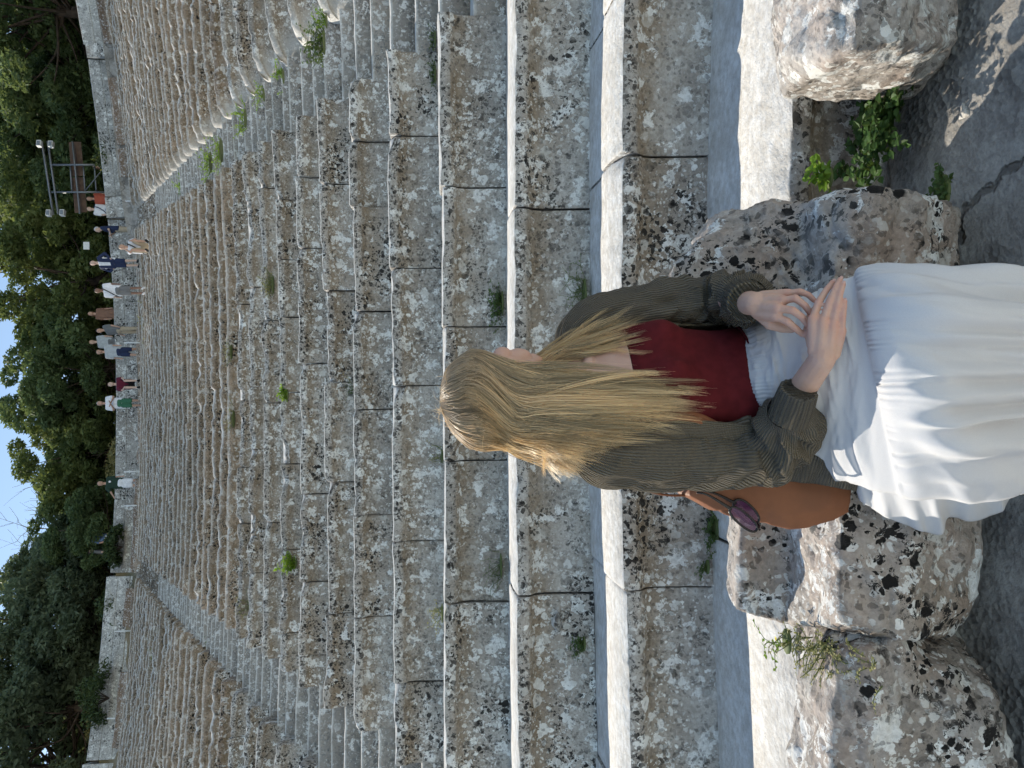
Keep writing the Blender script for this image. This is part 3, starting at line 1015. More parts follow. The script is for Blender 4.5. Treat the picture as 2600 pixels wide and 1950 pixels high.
# dense leafy plant in the dark gap between two thrones
weed('leafy_plant', at_z(1900, 270, .03), 'dense dark green leafy plant in the shaded gap between two thrones', 'plant', LEAF_DARK, 140, .09, .1, .026, 5, 3,
     sweep=(at(1945, 130, 2.05), at(1875, 375, 2.04)), lean=(0, -.5, 0), width=.36)
weed('leafy_plant', at(1790, 385, 1.98), 'small bright leafy sprig caught by the sun at the corner of the ledge', 'plant', LEAF_BRIGHT, 7, .09, .05, .03, 5, 4, lean=(.1, -.5, .2))
weed('leafy_plant', at(2035, 415, 1.75), 'low grey-green tuft at the foot of the big throne', 'plant', LEAF_GREEN, 12, .05, .09, .018, 5, 5)
# dry tangle between the left throne and the round block
weed('dry_bush', at(1775, 1395, 1.74), 'straw-coloured dry weed tangle between the left throne and the round block', 'weed', LEAF_DRY, 70, .085, .12, .009, 9, 6,
     lean=(-.2, -.6, .0), sweep=(at(1730, 1385, 1.80), at(1860, 1420, 1.60)))
weed('dry_bush', at(1700, 1385, 1.86), 'thin tall weed with a yellow flower leaning over the ledge at left', 'weed', LEAF_BRIGHT, 4, .13, .06, .012, 6, 7, 1)
GW = 'weeds growing from the joints'
for i, (dx, dy, k, lab, mat, st, h, sp, lf, per, fl) in enumerate([
    (1545, 1145, 1, 'green clover-like weed at the foot of the wide tier behind the bag', LEAF_GREEN, 22, .085, .13, .014, 6, 0),
    (1528, 1225, 1, 'tiny green weed left of the clover-like one', LEAF_GREEN, 8, .06, .05, .012, 6, 0),
    (1262, 1390, 2, 'small green fern tucked under the broken chunk at left', LEAF_GREEN, 18, .09, .07, .016, 6, 0),
    (1262, 640, 2, "wispy grass tuft right of the woman's head, at the tier's foot", LEAF_GREEN, 30, .14, .2, .012, 8, 0),
    (1085, 655, 3, "green leafy weed beside the dark joint, right of the woman's face", LEAF_GREEN, 30, .12, .16, .02, 6, 0),
    (1082, 1222, 3, 'little green weed with twigs at the foot of the tier, left of the hair', LEAF_GREEN, 16, .14, .16, .01, 6, 0),
    (955, 1325, 3, 'yellow-flowered weed sprouting from the joint at left', LEAF_DRY, 14, .13, .12, .012, 6, 9),
    (940, 160, 4, 'mossy green tuft on the tier at right', LEAF_GREEN, 22, .06, .14, .014, 6, 0),
    (940, 85, 4, 'mossy green tuft nearest the right edge', LEAF_GREEN, 14, .06, .12, .014, 6, 0),
    (955, 985, 4, 'pale dry sprig at the corner of a block by the back of the head', LEAF_DRY, 10, .12, .1, .012, 6, 0),
    (770, 838, 6, "yellow-flowered weed in the joint above the woman's forehead", LEAF_GREEN, 14, .12, .1, .014, 6, 6),
    (622, 853, 8, "bright yellow-green fern above the woman's face", LEAF_BRIGHT, 16, .14, .1, .035, 6, 0),
    (640, 1215, 8, 'bright yellow-green fern up left of the woman', LEAF_BRIGHT, 18, .2, .1, .05, 6, 0),
    (590, 615, 9, 'dry straw tuft on the broken block at right of centre', LEAF_DRY, 30, .2, .25, .02, 6, 0),
    (500, 760, 12, 'small yellow-flowered tuft between upper tiers', LEAF_DRY, 14, .2, .25, .02, 6, 10),
    (505, 905, 12, 'dry grassy tuft between upper tiers in the middle', LEAF_DRY, 16, .2, .3, .02, 6, 0),
    (540, 1300, 11, 'dry tuft between upper tiers toward the left stairway', LEAF_DRY, 14, .2, .25, .02, 6, 4),
    (330, 690, 33, 'pale dry bush on the highest tiers under the walking visitors', LEAF_DRY, 60, .9, 1.2, .07, 7, 0),
    (355, 1330, 29, 'yellow-green weed at the left-hand stairway, high up', LEAF_BRIGHT, 20, .45, .4, .05, 6, 0),
    (352, 1415, 26, 'bright small weed on the shaded left wedge', LEAF_BRIGHT, 16, .4, .25, .05, 6, 0),
    (460, 1395, 16, 'dark green tuft beside the left-hand stairway, middle height', LEAF_GREEN, 18, .2, .3, .03, 6, 4),
    (700, 90, 5, 'green plant on the side wall near the foot of the right-hand stairway', LEAF_GREEN, 34, .2, .22, .03, 6, 0),
    (705, 45, 5, 'bright tuft at the lowest corner of the right-hand stairway', LEAF_BRIGHT, 14, .12, .12, .025, 6, 0),
    (612, 165, 7, 'green tuft on the second sunlit corner of the right-hand stairway', LEAF_BRIGHT, 16, .15, .15, .025, 6, 0),
    (570, 205, 8, 'sunlit yellow-green weed on the third corner of the right-hand stairway', LEAF_BRIGHT, 16, .15, .15, .025, 6, 6),
    (530, 255, 9, 'yellow-flowered weed on the side wall of the right-hand stairway', LEAF_BRIGHT, 20, .2, .25, .03, 6, 9),
    (478, 325, 12, 'green strip of weeds along the middle of the right-hand stairway', LEAF_BRIGHT, 26, .25, .4, .035, 6, 0),
    (455, 350, 14, 'second green strip of weeds along the right-hand stairway, above the middle', LEAF_BRIGHT, 24, .25, .4, .04, 6, 3),
    (400, 395, 20, 'weeds along the upper part of the right-hand stairway', LEAF_BRIGHT, 22, .3, .25, .05, 6, 0),
    ]):
    p = at_r(dx, dy, RK(k) + .0)
    weed('weed', p, lab, 'weed', mat, st, h, sp, lf, per, 20 + i, fl, group=GW, lean=(0, -.35, 0))

# ================================================================== the seated woman
g = NT('skin')
pos = g.n('NewGeometry').outputs['Position']
c = g.mix(g.ramp(g.noise(pos, 22, 4).outputs['Fac'], .35, .68), (0.62, 0.385, 0.285), (0.66, 0.43, 0.33))
c = g.mix(g.ramp(g.noise(pos, 9, 2).outputs['Fac'], .5, .7, 0, .35), c, (0.66, 0.33, 0.26))
c = g.mix(g.math('MULTIPLY', g.n('Attribute', attribute_name='blush').outputs['Fac'], .55), c, (0.66, 0.29, 0.22))
c = g.mix(g.ramp(g.noise(pos, 130, 3).outputs['Fac'], .55, .75, 0, .25), c, (0.50, 0.28, 0.20))
b = g.n('Bump', Strength=.35, Distance=.0015, Height=g.math('ADD', g.noise(pos, 420, 3).outputs['Fac'], g.noise(pos, 95, 4).outputs['Fac']))
p = g.principled(Base_Color=c, Roughness=.5, Normal=b.outputs[0])
p.inputs['Subsurface Weight'].default_value = .12
p.inputs['Subsurface Radius'].default_value = (.012, .005, .003)
p.inputs['Subsurface Scale'].default_value = 1.0
SKIN = g.done(p)


def knit(name, col, ribs, strength=.8, var=.2):
    g = NT(name)
    uv = g.n('UVMap').outputs[0]
    s = g.n('SeparateXYZ'); g.set(s, 0, uv)
    pos = g.n('NewGeometry').outputs['Position']
    nz = g.noise(pos, 60, 3).outputs['Fac']
    u = g.math('ADD', g.math('MULTIPLY', s.outputs[0], 6.28318 * ribs), g.math('MULTIPLY', nz, 1.2))
    w = g.math('SINE', u)
    row = g.math('SINE', g.math('MULTIPLY', s.outputs[1], 6.28318 * 260))
    h = g.math('ADD', w, g.math('MULTIPLY', row, .35))
    f = g.ramp(w, -1, .6, .0, 1)
    c = g.mix(f, tuple(x * .5 for x in col), col)
    c = g.mix(g.ramp(g.noise(pos, 14, 4).outputs['Fac'], .35, .7, 0, var), c, tuple(min(1, x * 1.5) for x in col))
    b = g.n('Bump', Strength=strength, Distance=.004, Height=h)
    p = g.principled(Base_Color=c, Roughness=.95, Normal=b.outputs[0])
    p.inputs['Sheen Weight'].default_value = .25
    p.inputs['Sheen Roughness'].default_value = .6
    p.inputs['Specular IOR Level'].default_value = .1
    return g.done(p)


KNIT = knit('olive_knit', (0.19, 0.148, 0.08), 72, 1.0)
KNIT_CUFF = knit('olive_rib_cuff', (0.175, 0.137, 0.074), 34, 1.0)
KNIT_BODY = knit('olive_knit_body', (0.175, 0.137, 0.074), 150)
RED = plain('dark_red_jersey', (0.105, 0.012, 0.015), .85, .15, 40, spec=.15, bump=.25, bscale=700)
g = NT('white_cotton')
pos = g.n('NewGeometry').outputs['Position']
b = g.n('Bump', Strength=.25, Distance=.0015, Height=g.noise(pos, 55, 5, .6).outputs['Fac'])
wv = g.noise(pos, 900, 2).outputs['Fac']
p = g.principled(Base_Color=g.mix(g.ramp(wv, .3, .7), (0.78, 0.77, 0.77), (0.86, 0.855, 0.85)), Roughness=.85, Normal=b.outputs[0])
p.inputs['Specular IOR Level'].default_value = .15
t = g.n('BsdfTranslucent'); g.set(t, 'Color', (0.85, 0.82, 0.80))
mx = g.n('MixShader'); mx.inputs[0].default_value = .22
g.t.links.new(p.outputs[0], mx.inputs[1]); g.t.links.new(t.outputs[0], mx.inputs[2])
COTTON = g.done(mx)
LEATHER = plain('tan_leather', (0.25, 0.098, 0.045), .55, .12, 14, spec=.35, bump=.2, bscale=260)
BLACKP = plain('black_acetate', (0.012, 0.011, 0.012), .25, .1, spec=.5)
g = NT('violet_lens')
p = g.principled(Base_Color=(0.10, 0.035, 0.10), Roughness=.08)
p.inputs['Alpha'].default_value = .8
LENS = g.done(p)
NAIL = plain('fingernail', (0.66, 0.42, 0.36), .3, .05)
g = NT('blonde_hair')
a = g.n('Attribute', attribute_name='tint').outputs['Color']
p = g.principled(Base_Color=a, Roughness=.36)
p.inputs['Specular IOR Level'].default_value = .8
t = g.n('BsdfTranslucent'); g.set(t, 'Color', g.mix(.4, a, (0.85, 0.66, 0.38)))
mx = g.n('MixShader'); mx.inputs[0].default_value = .4
g.t.links.new(p.outputs[0], mx.inputs[1]); g.t.links.new(t.outputs[0], mx.inputs[2])
HAIR = g.done(mx)

WOMAN = thing('person', (0.0, 1.60, 0.53), 'blonde seated woman in olive cardigan, red top and white skirt, looking away', 'person')
TH = rad(-51)
TF = np.array([math.cos(TH), math.sin(TH), 0]); TL = np.array([-TF[1], TF[0], 0]); TU = np.array([0, 0, 1.0])
TC = np.array([0.0, 1.60, 0.0])
T = lambda l, f, z: TC + TL * l + TF * f + TU * z


def torso_ring(z, off=0.0, n=56, a0=0.0, a1=2 * np.pi, closed=True):
    zs = [.50, .62, .72, .80, .86, .93, 1.00, 1.06, 1.10, 1.14, 1.165]
    aw = [.175, .178, .155, .128, .122, .130, .142, .146, .145, .125, .075]
    bw = [.125, .125, .110, .094, .090, .094, .098, .092, .082, .066, .050]
    cf = [.0, .0, .0, .0, .0, .0, .002, .0, -.008, -.015, -.02]
    a, bb, c = (np.interp(z, zs, q) for q in (aw, bw, cf))
    th = np.linspace(a0, a1, n, endpoint=not closed)
    f = np.cos(th); l = np.sin(th)
    e = 0.86
    fx = np.sign(f) * abs(f) ** e * (bb + off) + c; lx = np.sign(l) * abs(l) ** e * (a + off)
    bust = np.exp(-((z - .985) / .048) ** 2) * (np.exp(-((lx - .068) / .045) ** 2) + np.exp(-((lx + .068) / .045) ** 2)) * np.clip(f, 0, 1) * .042
    fx = fx + bust
    return TC + np.outer(lx, TL) + np.outer(fx, TF) + TU * z


HC = np.array([-.012, 1.615, 1.372])
hth, htilt = rad(43), rad(8)
HF = np.array([math.cos(hth) * math.cos(htilt), math.sin(hth) * math.cos(htilt), math.sin(htilt)])
HL = unit(np.cross([0, 0, 1.0], HF)); HU = np.cross(HF, HL)
H = lambda f, l, u: HC + HF * f * 1.04 + HL * l + HU * (u * 1.2 if u < 0 else u)
HA = lambda f, l, u: np.array([HF * f, HL * l, HU * u])


def Zp(zx, zy, Y):
    return at((zx / 4.1475 + 1840) / KD, (zy / 4.1475 + 660) / KD, Y)


def finger(mb, pts, r0, r1):
    P = [Zp(*q) for q in pts]
    R = np.linspace(r0, r1, len(P))
    for i in range(len(P) - 1):
        mb.add(*capsule(P[i], P[i + 1], R[i] * (1.06 if i else 1.0), R[i + 1]))
    return P, R


body = MB()
body.add(*loft([torso_ring(z, -.004 - .045 * float(sstep(.79, .73, z))) for z in np.r_[.50, .56, .62, .68, .74, .80, .86, .92, .96, 1.0, 1.04, 1.08, 1.11, 1.14, 1.165]]))
for s in (-1, 1):
    body.add(*capsule(T(0, -.02, 1.185), T(s * .125, -.012, 1.125), .038, .036))
    body.add(*capsule(T(s * .02, .035, 1.145), T(s * .15, .02, 1.135), .016, .014))        # collar bones
body.add(*capsule(T(0, -.01, 1.12), H(-.025, 0, -.06), .056, .052))
# head
body.add(*ellipsoid(H(-.014, 0, .022), HA(.092, .073, .086)))
body.add(*ellipsoid(H(.030, 0, -.035), HA(.056, .058, .074)))
body.add(*ellipsoid(H(.052, 0, -.094), HA(.033, .032, .022)))
body.add(*ellipsoid(H(.05, 0, .025), HA(.045, .06, .05)))
for s in (-1, 1):
    body.add(*ellipsoid(H(.053, s * .041, -.032), HA(.028, .022, .024)))
    body.add(*capsule(H(-.002, s * .051, -.066), H(.055, s * .014, -.102), .016, .015))
    body.add(*ellipsoid(H(.05, s * .038, -.062), HA(.026, .018, .032)))
    body.add(*capsule(H(.082, s * .010, .014), H(.070, s * .046, .012), .010, .009))
    body.add(*ellipsoid(H(-.006, s * .074, -.018), HA(.018, .008, .03)))
    body.add(*ellipsoid(H(.098, s * .010, -.047), HA(.010, .008, .008)))
body.add(*capsule(H(.086, 0, .004), H(.105, 0, -.041), .007, .0105))
body.add(*capsule(H(.083, -.016, -.068), H(.083, .016, -.068), .0075, .0075))
body.add(*capsule(H(.082, -.014, -.078), H(.082, .014, -.078), .0085, .0085))
# arms
RS, LS = T(-.150, -.015, 1.095), T(.150, -.015, 1.095)
RE, LE = at(1650, 962, 1.53), at(1545, 645, 1.69)
RW_, LW_ = Zp(1030, 1040, 1.30), Zp(330, 462, 1.405)
for s_, e_, w_ in ((RS, RE, RW_), (LS, LE, LW_)):
    body.add(*capsule(s_, e_, .038, .024))
    m_ = e_ + (w_ - e_) * .45
    body.add(*capsule(e_, m_, .024, .030)); body.add(*capsule(m_, w_, .030, .0245))
# right hand, laid flat across the lap
hand = MB()
nails = []
rk = [(930, 620, 1.297), (1035, 650, 1.286), (1140, 690, 1.280), (1232, 745, 1.280)]
for q, wq, r in zip(rk, [(960, 960, 1.305), (1020, 985, 1.296), (1080, 1000, 1.292), (1140, 985, 1.292)], (.0125, .0135, .0135, .0115)):
    hand.add(*capsule(Zp(*wq), Zp(*q), r * 1.25, r * .80))
body.add(*capsule(RW_, Zp(1060, 900, 1.297), .0245, .022))
fR = [([rk[0], (985, 455, 1.298), (1065, 325, 1.305), (1140, 232, 1.312)], .0088, .0066),
      ([rk[1], (1105, 445, 1.284), (1168, 300, 1.289), (1218, 205, 1.297)], .0090, .0066),
      ([rk[2], (1182, 490, 1.276), (1218, 345, 1.279), (1250, 255, 1.286)], .0086, .0062),
      ([rk[3], (1244, 600, 1.272), (1256, 505, 1.273), (1266, 432, 1.277)], .0076, .0056)]
for pts, a, b_ in fR:
    P, R = finger(hand, pts, a * .90, b_ * .84); nails.append((P[-1], P[-1] - P[-2], R[-1]))
finger(hand, [(930, 900, 1.318), (890, 740, 1.335), (910, 600, 1.342), (955, 520, 1.345)], .012, .008)
# left hand, fingers folded down onto the right one
lk = [(545, 598, 1.352), (560, 508, 1.346), (615, 428, 1.353), (668, 352, 1.368)]
for q, wq, r in zip(lk, [(360, 555, 1.402), (370, 500, 1.398), (385, 440, 1.398), (400, 395, 1.402)], (.0125, .0135, .013, .0115)):
    hand.add(*capsule(Zp(*wq), Zp(*q), r * 1.25, r * .86))
body.add(*capsule(LW_, Zp(420, 480, 1.392), .0245, .021))
fL = [([lk[0], (660, 648, 1.336), (745, 718, 1.333), (818, 784, 1.337)], .0088, .0064),
      ([lk[1], (715, 530, 1.325), (818, 605, 1.320), (868, 678, 1.326)], .0090, .0066),
      ([lk[2], (745, 402, 1.334), (848, 482, 1.324), (900, 560, 1.326)], .0086, .0064),
      ([lk[3], (790, 332, 1.352), (880, 366, 1.344), (945, 428, 1.340)], .0076, .0058)]
for k_, (pts, a, b_) in enumerate(fL):
    P, R = finger(hand, pts, a * .95, b_ * .92)
    if k_ == 0: nails.append((P[-1], P[-1] - P[-2], R[-1]))
finger(hand, [(385, 580, 1.405), (480, 672, 1.392), (600, 712, 1.386), (705, 728, 1.382)], .014, .0085)
for i in range(len(hand.V)): pass
# legs under the skirt
RH, LH_ = T(-.085, .02, .60), T(.085, .02, .60)
RKn, LKn = np.array([-.055, 1.28, .45]), np.array([.085, 1.36, .45])
for h_, k_ in ((RH, RKn), (LH_, LKn)):
    body.add(*capsule(h_ * .8 + T(0, 0, .60) * .2 - TU * .05, k_, .055, .045))
    ank = np.array([k_[0], k_[1] + .04, .09])
    body.add(*capsule(k_, k_ * .6 + ank * .4 + np.array([0, .02, 0]), .045, .046)); body.add(*capsule(k_ * .6 + ank * .4 + np.array([0, .02, 0]), ank, .046, .033))
    body.add(*capsule(ank + np.array([0, .03, -.05]), ank + np.array([.02, -.16, -.062]), .036, .026))
hv, hf = hand.arrays(); body.add(hv, hf)
V, F = fuse(*body.arrays(), .0022, 4, .5)
bl = np.zeros(len(V))
for pts, *_r in fR + fL:
    for i_, q_ in enumerate(pts):
        d2 = ((V - Zp(*q_)) ** 2).sum(1)
        bl = np.maximum(bl, np.exp(-d2 / (.011 ** 2)) * (1.0 if i_ in (0, 3) else .75))
for s in (-1, 1):
    bl = np.maximum(bl, .7 * np.exp(-((V - H(.06, s * .045, -.03)) ** 2).sum(1) / .022 ** 2))
obj('body', V, F, SKIN, WOMAN, attrs={'blush': bl})
for P, d, r in nails:
    d = unit(d); toc = unit(CAM - P); n_ = unit(toc - d * (toc @ d)); s_ = np.cross(d, n_)
    V, F, _ = ellipsoid(P + n_ * r * .72 + d * r * .25, [d * r * .85, s_ * r * .62, n_ * r * .22], 10, 7)
    obj('fingernail', V, F, NAIL, WOMAN)
EYE = plain('eye_white', (0.75, 0.73, 0.70), .2, .03)
for s in (-1, 1):
    V, F, _ = ellipsoid(H(.072, s * .030, -.006), HA(.0125, .013, .0125), 14, 10)
    e = obj('eye', V, F, EYE, WOMAN)
    V, F, _ = ellipsoid(H(.0815, s * .030, -.006), HA(.0035, .006, .006), 12, 8)
    obj('iris', V, F, plain('iris', (0.10, 0.14, 0.17), .2), e)
    lash = MB()
    for i in range(9):
        u_ = -1 + i / 4
        p0 = H(.0835 - .005 * u_ * u_, s * (.030 + .013 * u_), .002 - .003 * u_ * u_)
        lash.add(*tube(np.array([p0, p0 + HF * .006 + HU * .003 + HL * s * .002 * u_, p0 + HF * .009 + HU * .008 + HL * s * .004 * u_]), [.0006, .0005, .0002], 4))
    lash.build('eyelash', BLACKP, WOMAN)
    brow = [H(.083 - .001 * k, s * (.014 + .008 * k), .020 + .002 * k - .0008 * k * k) for k in range(5)]
    obj('eyebrow', *tube(resample(brow, 12), np.linspace(.003, .0012, 12), 6)[:2], plain('brow', (0.20, 0.13, 0.07), .8), WOMAN)
LIP = plain('lip', (0.55, 0.22, 0.19), .45, .05)
lips = MB()
for z_, r_ in ((-.0675, .0052), (-.0785, .006)):
    lips.add(*tube(resample([H(.080, -.024, -.0735), H(.0885, -.010, z_), H(.0895, 0, z_ - .001), H(.0885, .010, z_), H(.080, .024, -.0735)], 15), np.r_[np.linspace(.001, r_, 7), r_, np.linspace(r_, .001, 7)], 8))
lips.build('lips', LIP, WOMAN)

# ---- red tank top
rings = []
for z in np.linspace(.792, 1.085, 40):
    R = torso_ring(z, .004)
    th = np.linspace(0, 2 * np.pi, 56, endpoint=False)
    if z > 1.03:      # scooped neckline, higher toward the straps
        w = (z - 1.03) / .055
        R[:, 2] = z - .018 * w * np.clip(np.cos(th), 0, 1) ** 2 - .03 * w * np.clip(-np.cos(th), 0, 1)
    nz = fbm(np.stack([R[:, 0] * 9, R[:, 1] * 9, np.full(56, z * 26 + 3)], -1) + R[:, 2:3] * 4, 3, 5)
    R = R + (R - (TC + TU * z)) * (nz * .035 * sstep(.97, .80, z))[:, None]
    rings.append(R)
top = MB()
V, F, uv = loft(rings, cap0=False, cap1=False); 
inner = [r - (r - np.array([TC[0], TC[1], 0]) - TU * r[:, 2:3]) * .018 for r in rings]
top.add(V, F, uv)
tt = obj('tank_top', V, F, RED, WOMAN)
sol = tt.modifiers.new('thick', 'SOLIDIFY'); sol.thickness = .003; sol.offset = -1
for s in (-1, 1):
    P = resample([T(s * .085, .082, 1.06), T(s * .09, .058, 1.115), T(s * .092, .0, 1.166), T(s * .09, -.06, 1.12), T(s * .085, -.085, 1.05)], 16)
    V, F, uv = tube(P, .016, 8, .004, up=TL)
    obj('shoulder_strap', V, F, RED, tt)
hem = torso_ring(.793, .0062)
V, F, uv = tube(np.vstack([hem, hem[:1]]), .0032, 6)
obj('hem', V, F, RED, tt)

# ---- white skirt
tab = [  # left edge, crest, right edge (sight line + distance)
    ((1588, 930, 1.64), (1594, 815, 1.525), (1572, 724, 1.68)),
    ((1650, 945, 1.58), (1655, 810, 1.455), (1630, 690, 1.62)),
    ((1700, 975, 1.57), (1705, 800, 1.425), (1685, 655, 1.58)),
    ((1765, 1012, 1.555), (1768, 795, 1.375), (1755, 636, 1.50)),
    ((1850, 1050, 1.455), (1830, 790, 1.325), (1805, 612, 1.42)),
    ((1945, 1068, 1.375), (1885, 780, 1.275), (1848, 598, 1.385)),
    ((2030, 1072, 1.33), (1945, 780, 1.205), (1895, 577, 1.345)),
    ((2080, 1078, 1.32), (2030, 780, 1.165), (1985, 574, 1.295)),
    ((2125, 1072, 1.32), (2110, 780, 1.165), (2060, 581, 1.265)),
    ((2165, 1062, 1.315), (2200, 780, 1.18), (2135, 586, 1.25)),
    ((2200, 1050, 1.31), (2290, 780, 1.195), (2198, 592, 1.25))]
NC, NU = 150, 40
rows = []
for L_, M_, R_ in tab:
    l, m_, r = at(*L_), at(*M_), at(*R_)
    t = np.linspace(0, 1, NC)[:, None]
    # broad crest: two thighs side by side
    w = np.sin(np.pi * t) ** .62
    base_ = l * (1 - t) + r * t
    front = base_ + (m_ - (l + r) / 2) * w
    u_ = np.linspace(0, 1, NU + 2)[1:-1, None]
    back_ = r * (1 - u_) + l * u_ + np.array([0, .10, -.05]) * np.sin(np.pi * u_) ** .6
    rows.append(np.vstack([front, back_]))
rows = np.array(rows)
NV = 170
flat = rows.reshape(len(rows), -1)
tt_ = np.linspace(0, len(rows) - 1, NV)
k_ = np.clip(tt_.astype(int), 0, len(rows) - 2); u_ = (tt_ - k_)[:, None]
Q = np.vstack([2 * flat[0] - flat[1], flat, 2 * flat[-1] - flat[-2]])
p0, p1, p2, p3 = Q[k_], Q[k_ + 1], Q[k_ + 2], Q[k_ + 3]
grid = (0.5 * (2 * p1 + (p2 - p0) * u_ + (2 * p0 - 5 * p1 + 4 * p2 - p3) * u_ ** 2 + (3 * p1 - p0 - 3 * p2 + p3) * u_ ** 3)).reshape(NV, NC + NU, 3)
# fabric relief, measured along the cloth
v = np.linspace(0, 10, NV)[:, None] * np.ones((1, NC + NU))
cc_ = np.r_[np.linspace(0, 1, NC), np.linspace(1, 0, NU + 2)[1:-1]][None, :] * np.ones((NV, 1))
du = np.gradient(grid, axis=1); dv = np.gradient(grid, axis=0)
N = np.cross(du, dv); N /= np.maximum(np.linalg.norm(N, axis=2), 1e-9)[:, :, None]
toc = CAM - grid
flip = np.sign((N * toc).sum(2).mean()); N *= flip
seam = 5.0 + 0 * cc_
below = v - seam
jit = fbm(np.stack([cc_ * 9, v * .0, 0 * v], -1), 3, 8)
ph = cc_ * 2 * np.pi * 30 + jit * 22
fine_ = (1 - 1.8 * np.exp(-(np.sin(ph / 2) / .38) ** 2)) * np.exp(-np.maximum(below, 0) / (.55 + .5 * np.clip(vnoise(np.stack([cc_ * 15, 0 * v, 0 * v + 8], -1), 3), -.6, 1))) * (below > 0) * sstep(0, .12, below) * .0046 * (1 + .6 * vnoise(np.stack([cc_ * 12, 0 * v, 0 * v + 5], -1), 2))
ph2 = cc_ * 2 * np.pi * 8.5 + jit * 5 + below * .12
wide = np.sin(ph2) * sstep(.3, 2.0, below) * .0045 * (.4 + 1.2 * np.clip(vnoise(np.stack([cc_ * 5, below * .3, 0 * v], -1), 62) + .4, 0, 1)) * 2.2
wide += fbm(np.stack([cc_ * 7 + below * .25, below * .25, 0 * v], -1), 3, 12) * sstep(.1, 1.6, below) * .030
puff = np.exp(-((below - .35) / .35) ** 2) * .008 * (below > 0)
ridge = np.exp(-(below / .045) ** 2) * .0028 - np.exp(-((v - 9.72) / .03) ** 2) * .002 + np.exp(-((v - 1.75) / .05) ** 2) * .003 + np.exp(-((v - 2.75 - cc_ * .5) / .05) ** 2) * .002
upper = sstep(0, -1.0, below)
ten = fbm(np.stack([cc_ * 4 + v * .8, v * 2.6 - cc_ * 3, 0 * v + 3], -1), 4, 33) * .009 * upper
gath = np.sin(cc_ * 2 * np.pi * 30 + jit * 14) * np.exp(-v / .5) * .005 * sstep(.3, .7, v)
creases = np.maximum(0, fbm(np.stack([cc_ * 3 - v * .5, v * 4.5 + cc_ * 5, 0 * v + 9], -1), 3, 41)) ** 1.5 * .022 * sstep(.2, 1.0, v) * sstep(4.8, 3.4, v)
valley = -np.exp(-((cc_ - .56) / .09) ** 2) * sstep(5, 7.5, v) * .03
disp = fine_ + wide + puff + ridge + ten + gath + creases + valley
grid = grid + N * disp[:, :, None]
V, F, uv = loft(grid, cap0=False, cap1=False)
skirt = obj('skirt', V, F, COTTON, WOMAN)
# gathered waistband frill below the red top
fr = []
n = 200
for i, (z, o) in enumerate([(.812, -.008), (.797, -.002), (.784, .013), (.770, .017), (.757, .022), (.742, .034)]):
    R = torso_ring(z, o, n)
    a_ = np.linspace(0, 2 * np.pi, n, endpoint=False)
    wv_ = np.sin(a_ * 31 + 2 * np.sin(a_ * 5)) * .0035 * (i > 1) + np.sin(a_ * 13 + i) * .003 * (i > 1)
    R = R + (R - (TC + TU * z)) / np.linalg.norm(R - (TC + TU * z), axis=1)[:, None] * wv_[:, None]
    R[:, 2] += np.sin(a_ * 9 + 1) * .004 * (i > 1) - (R @ TF - TC @ TF) * .12
    fr.append(R)
V, F, uv = loft(fr, cap0=False, cap1=False)
obj('waist_frill', V, F, COTTON, skirt)


def sheet(I, O, nu, nv, fold=.006, nf=5, seed=0):
    A, B = resample([at(*q) for q in I], nu), resample([at(*q) for q in O], nu)
    G = np.array([A * (1 - t) + B * t for t in np.linspace(0, 1, nv)])
    t = np.linspace(0, 1, nv)[:, None]; s = np.linspace(0, 1, nu)[None, :]
    j = fbm(np.stack([s * 6 + 0 * t, 0 * s + t * .8, 0 * s + 0 * t + seed], -1), 3, seed)
    off = np.sin(s * 2 * np.pi * nf + j * 4) * fold * (.3 + t) + j * fold * 1.5
    G[:, :, 1] -= off
    G[:, :, 2] += off * .5 - .015 * np.sin(np.pi * t) * 0
    return loft(G, closed=False)


I = [(1835, 1010, 1.49), (1900, 1035, 1.425), (1985, 1045, 1.385), (2080, 1045, 1.365), (2195, 1010, 1.34)]
O = [(1858, 1080, 1.575), (1920, 1118, 1.575), (2005, 1150, 1.575), (2032, 1152, 1.57), (2048, 1118, 1.555), (2105, 1124, 1.55), (2155, 1108, 1.53), (2192, 1066, 1.49)]
V, F, uv = sheet(I, O, 90, 26, .007, 6, 3)
dr = obj('skirt_drape', V, F, COTTON, skirt)
s_ = dr.modifiers.new('thick', 'SOLIDIFY'); s_.thickness = .002

# ---- olive cardigan
CARD = MB()
zs = np.array([.555, .60, .68, .76, .84, .92, 1.0, 1.06, 1.10, 1.135, 1.16, 1.18, 1.20])
aw = np.array([.225, .205, .185, .168, .158, .158, .165, .172, .172, .150, .118, .095, .082])
bw = np.array([.185, .170, .152, .136, .124, .122, .122, .116, .105, .090, .078, .072, .070])
ph0 = np.interp(zs, [.555, .80, 1.0, 1.2], [70, 66, 60, 62])     # left front edge
ph1 = np.interp(zs, [.555, .80, 1.0, 1.2], [292, 290, 300, 302])  # right front edge
rings = []
for z, a_, b_, q0, q1 in zip(np.interp(np.linspace(0, 12, 60), range(13), zs), *(np.interp(np.linspace(0, 12, 60), range(13), q) for q in (aw, bw, ph0, ph1))):
    th = np.radians(np.linspace(q0, q1, 90))
    ffold = np.sin(th * 7 + z * 6) * .006 * sstep(1.0, .6, z) + fbm(np.stack([th * 2.5, 0 * th + z * 5, 0 * th], -1), 3, 4) * .010 * sstep(1.12, .9, z)
    R = TC + np.outer(np.sin(th) * (a_ + ffold), TL) + np.outer(np.cos(th) * (b_ + ffold) - .012, TF) + TU * z
    if z > 1.13: R[:, 2] += (z - 1.13) * .35 * np.clip(-np.cos(th), -.5, 1)
    rings.append(R)
V, F, uv = loft(np.array(rings), closed=False)
card = obj('cardigan', V, F, KNIT_BODY, WOMAN, uv=uv)
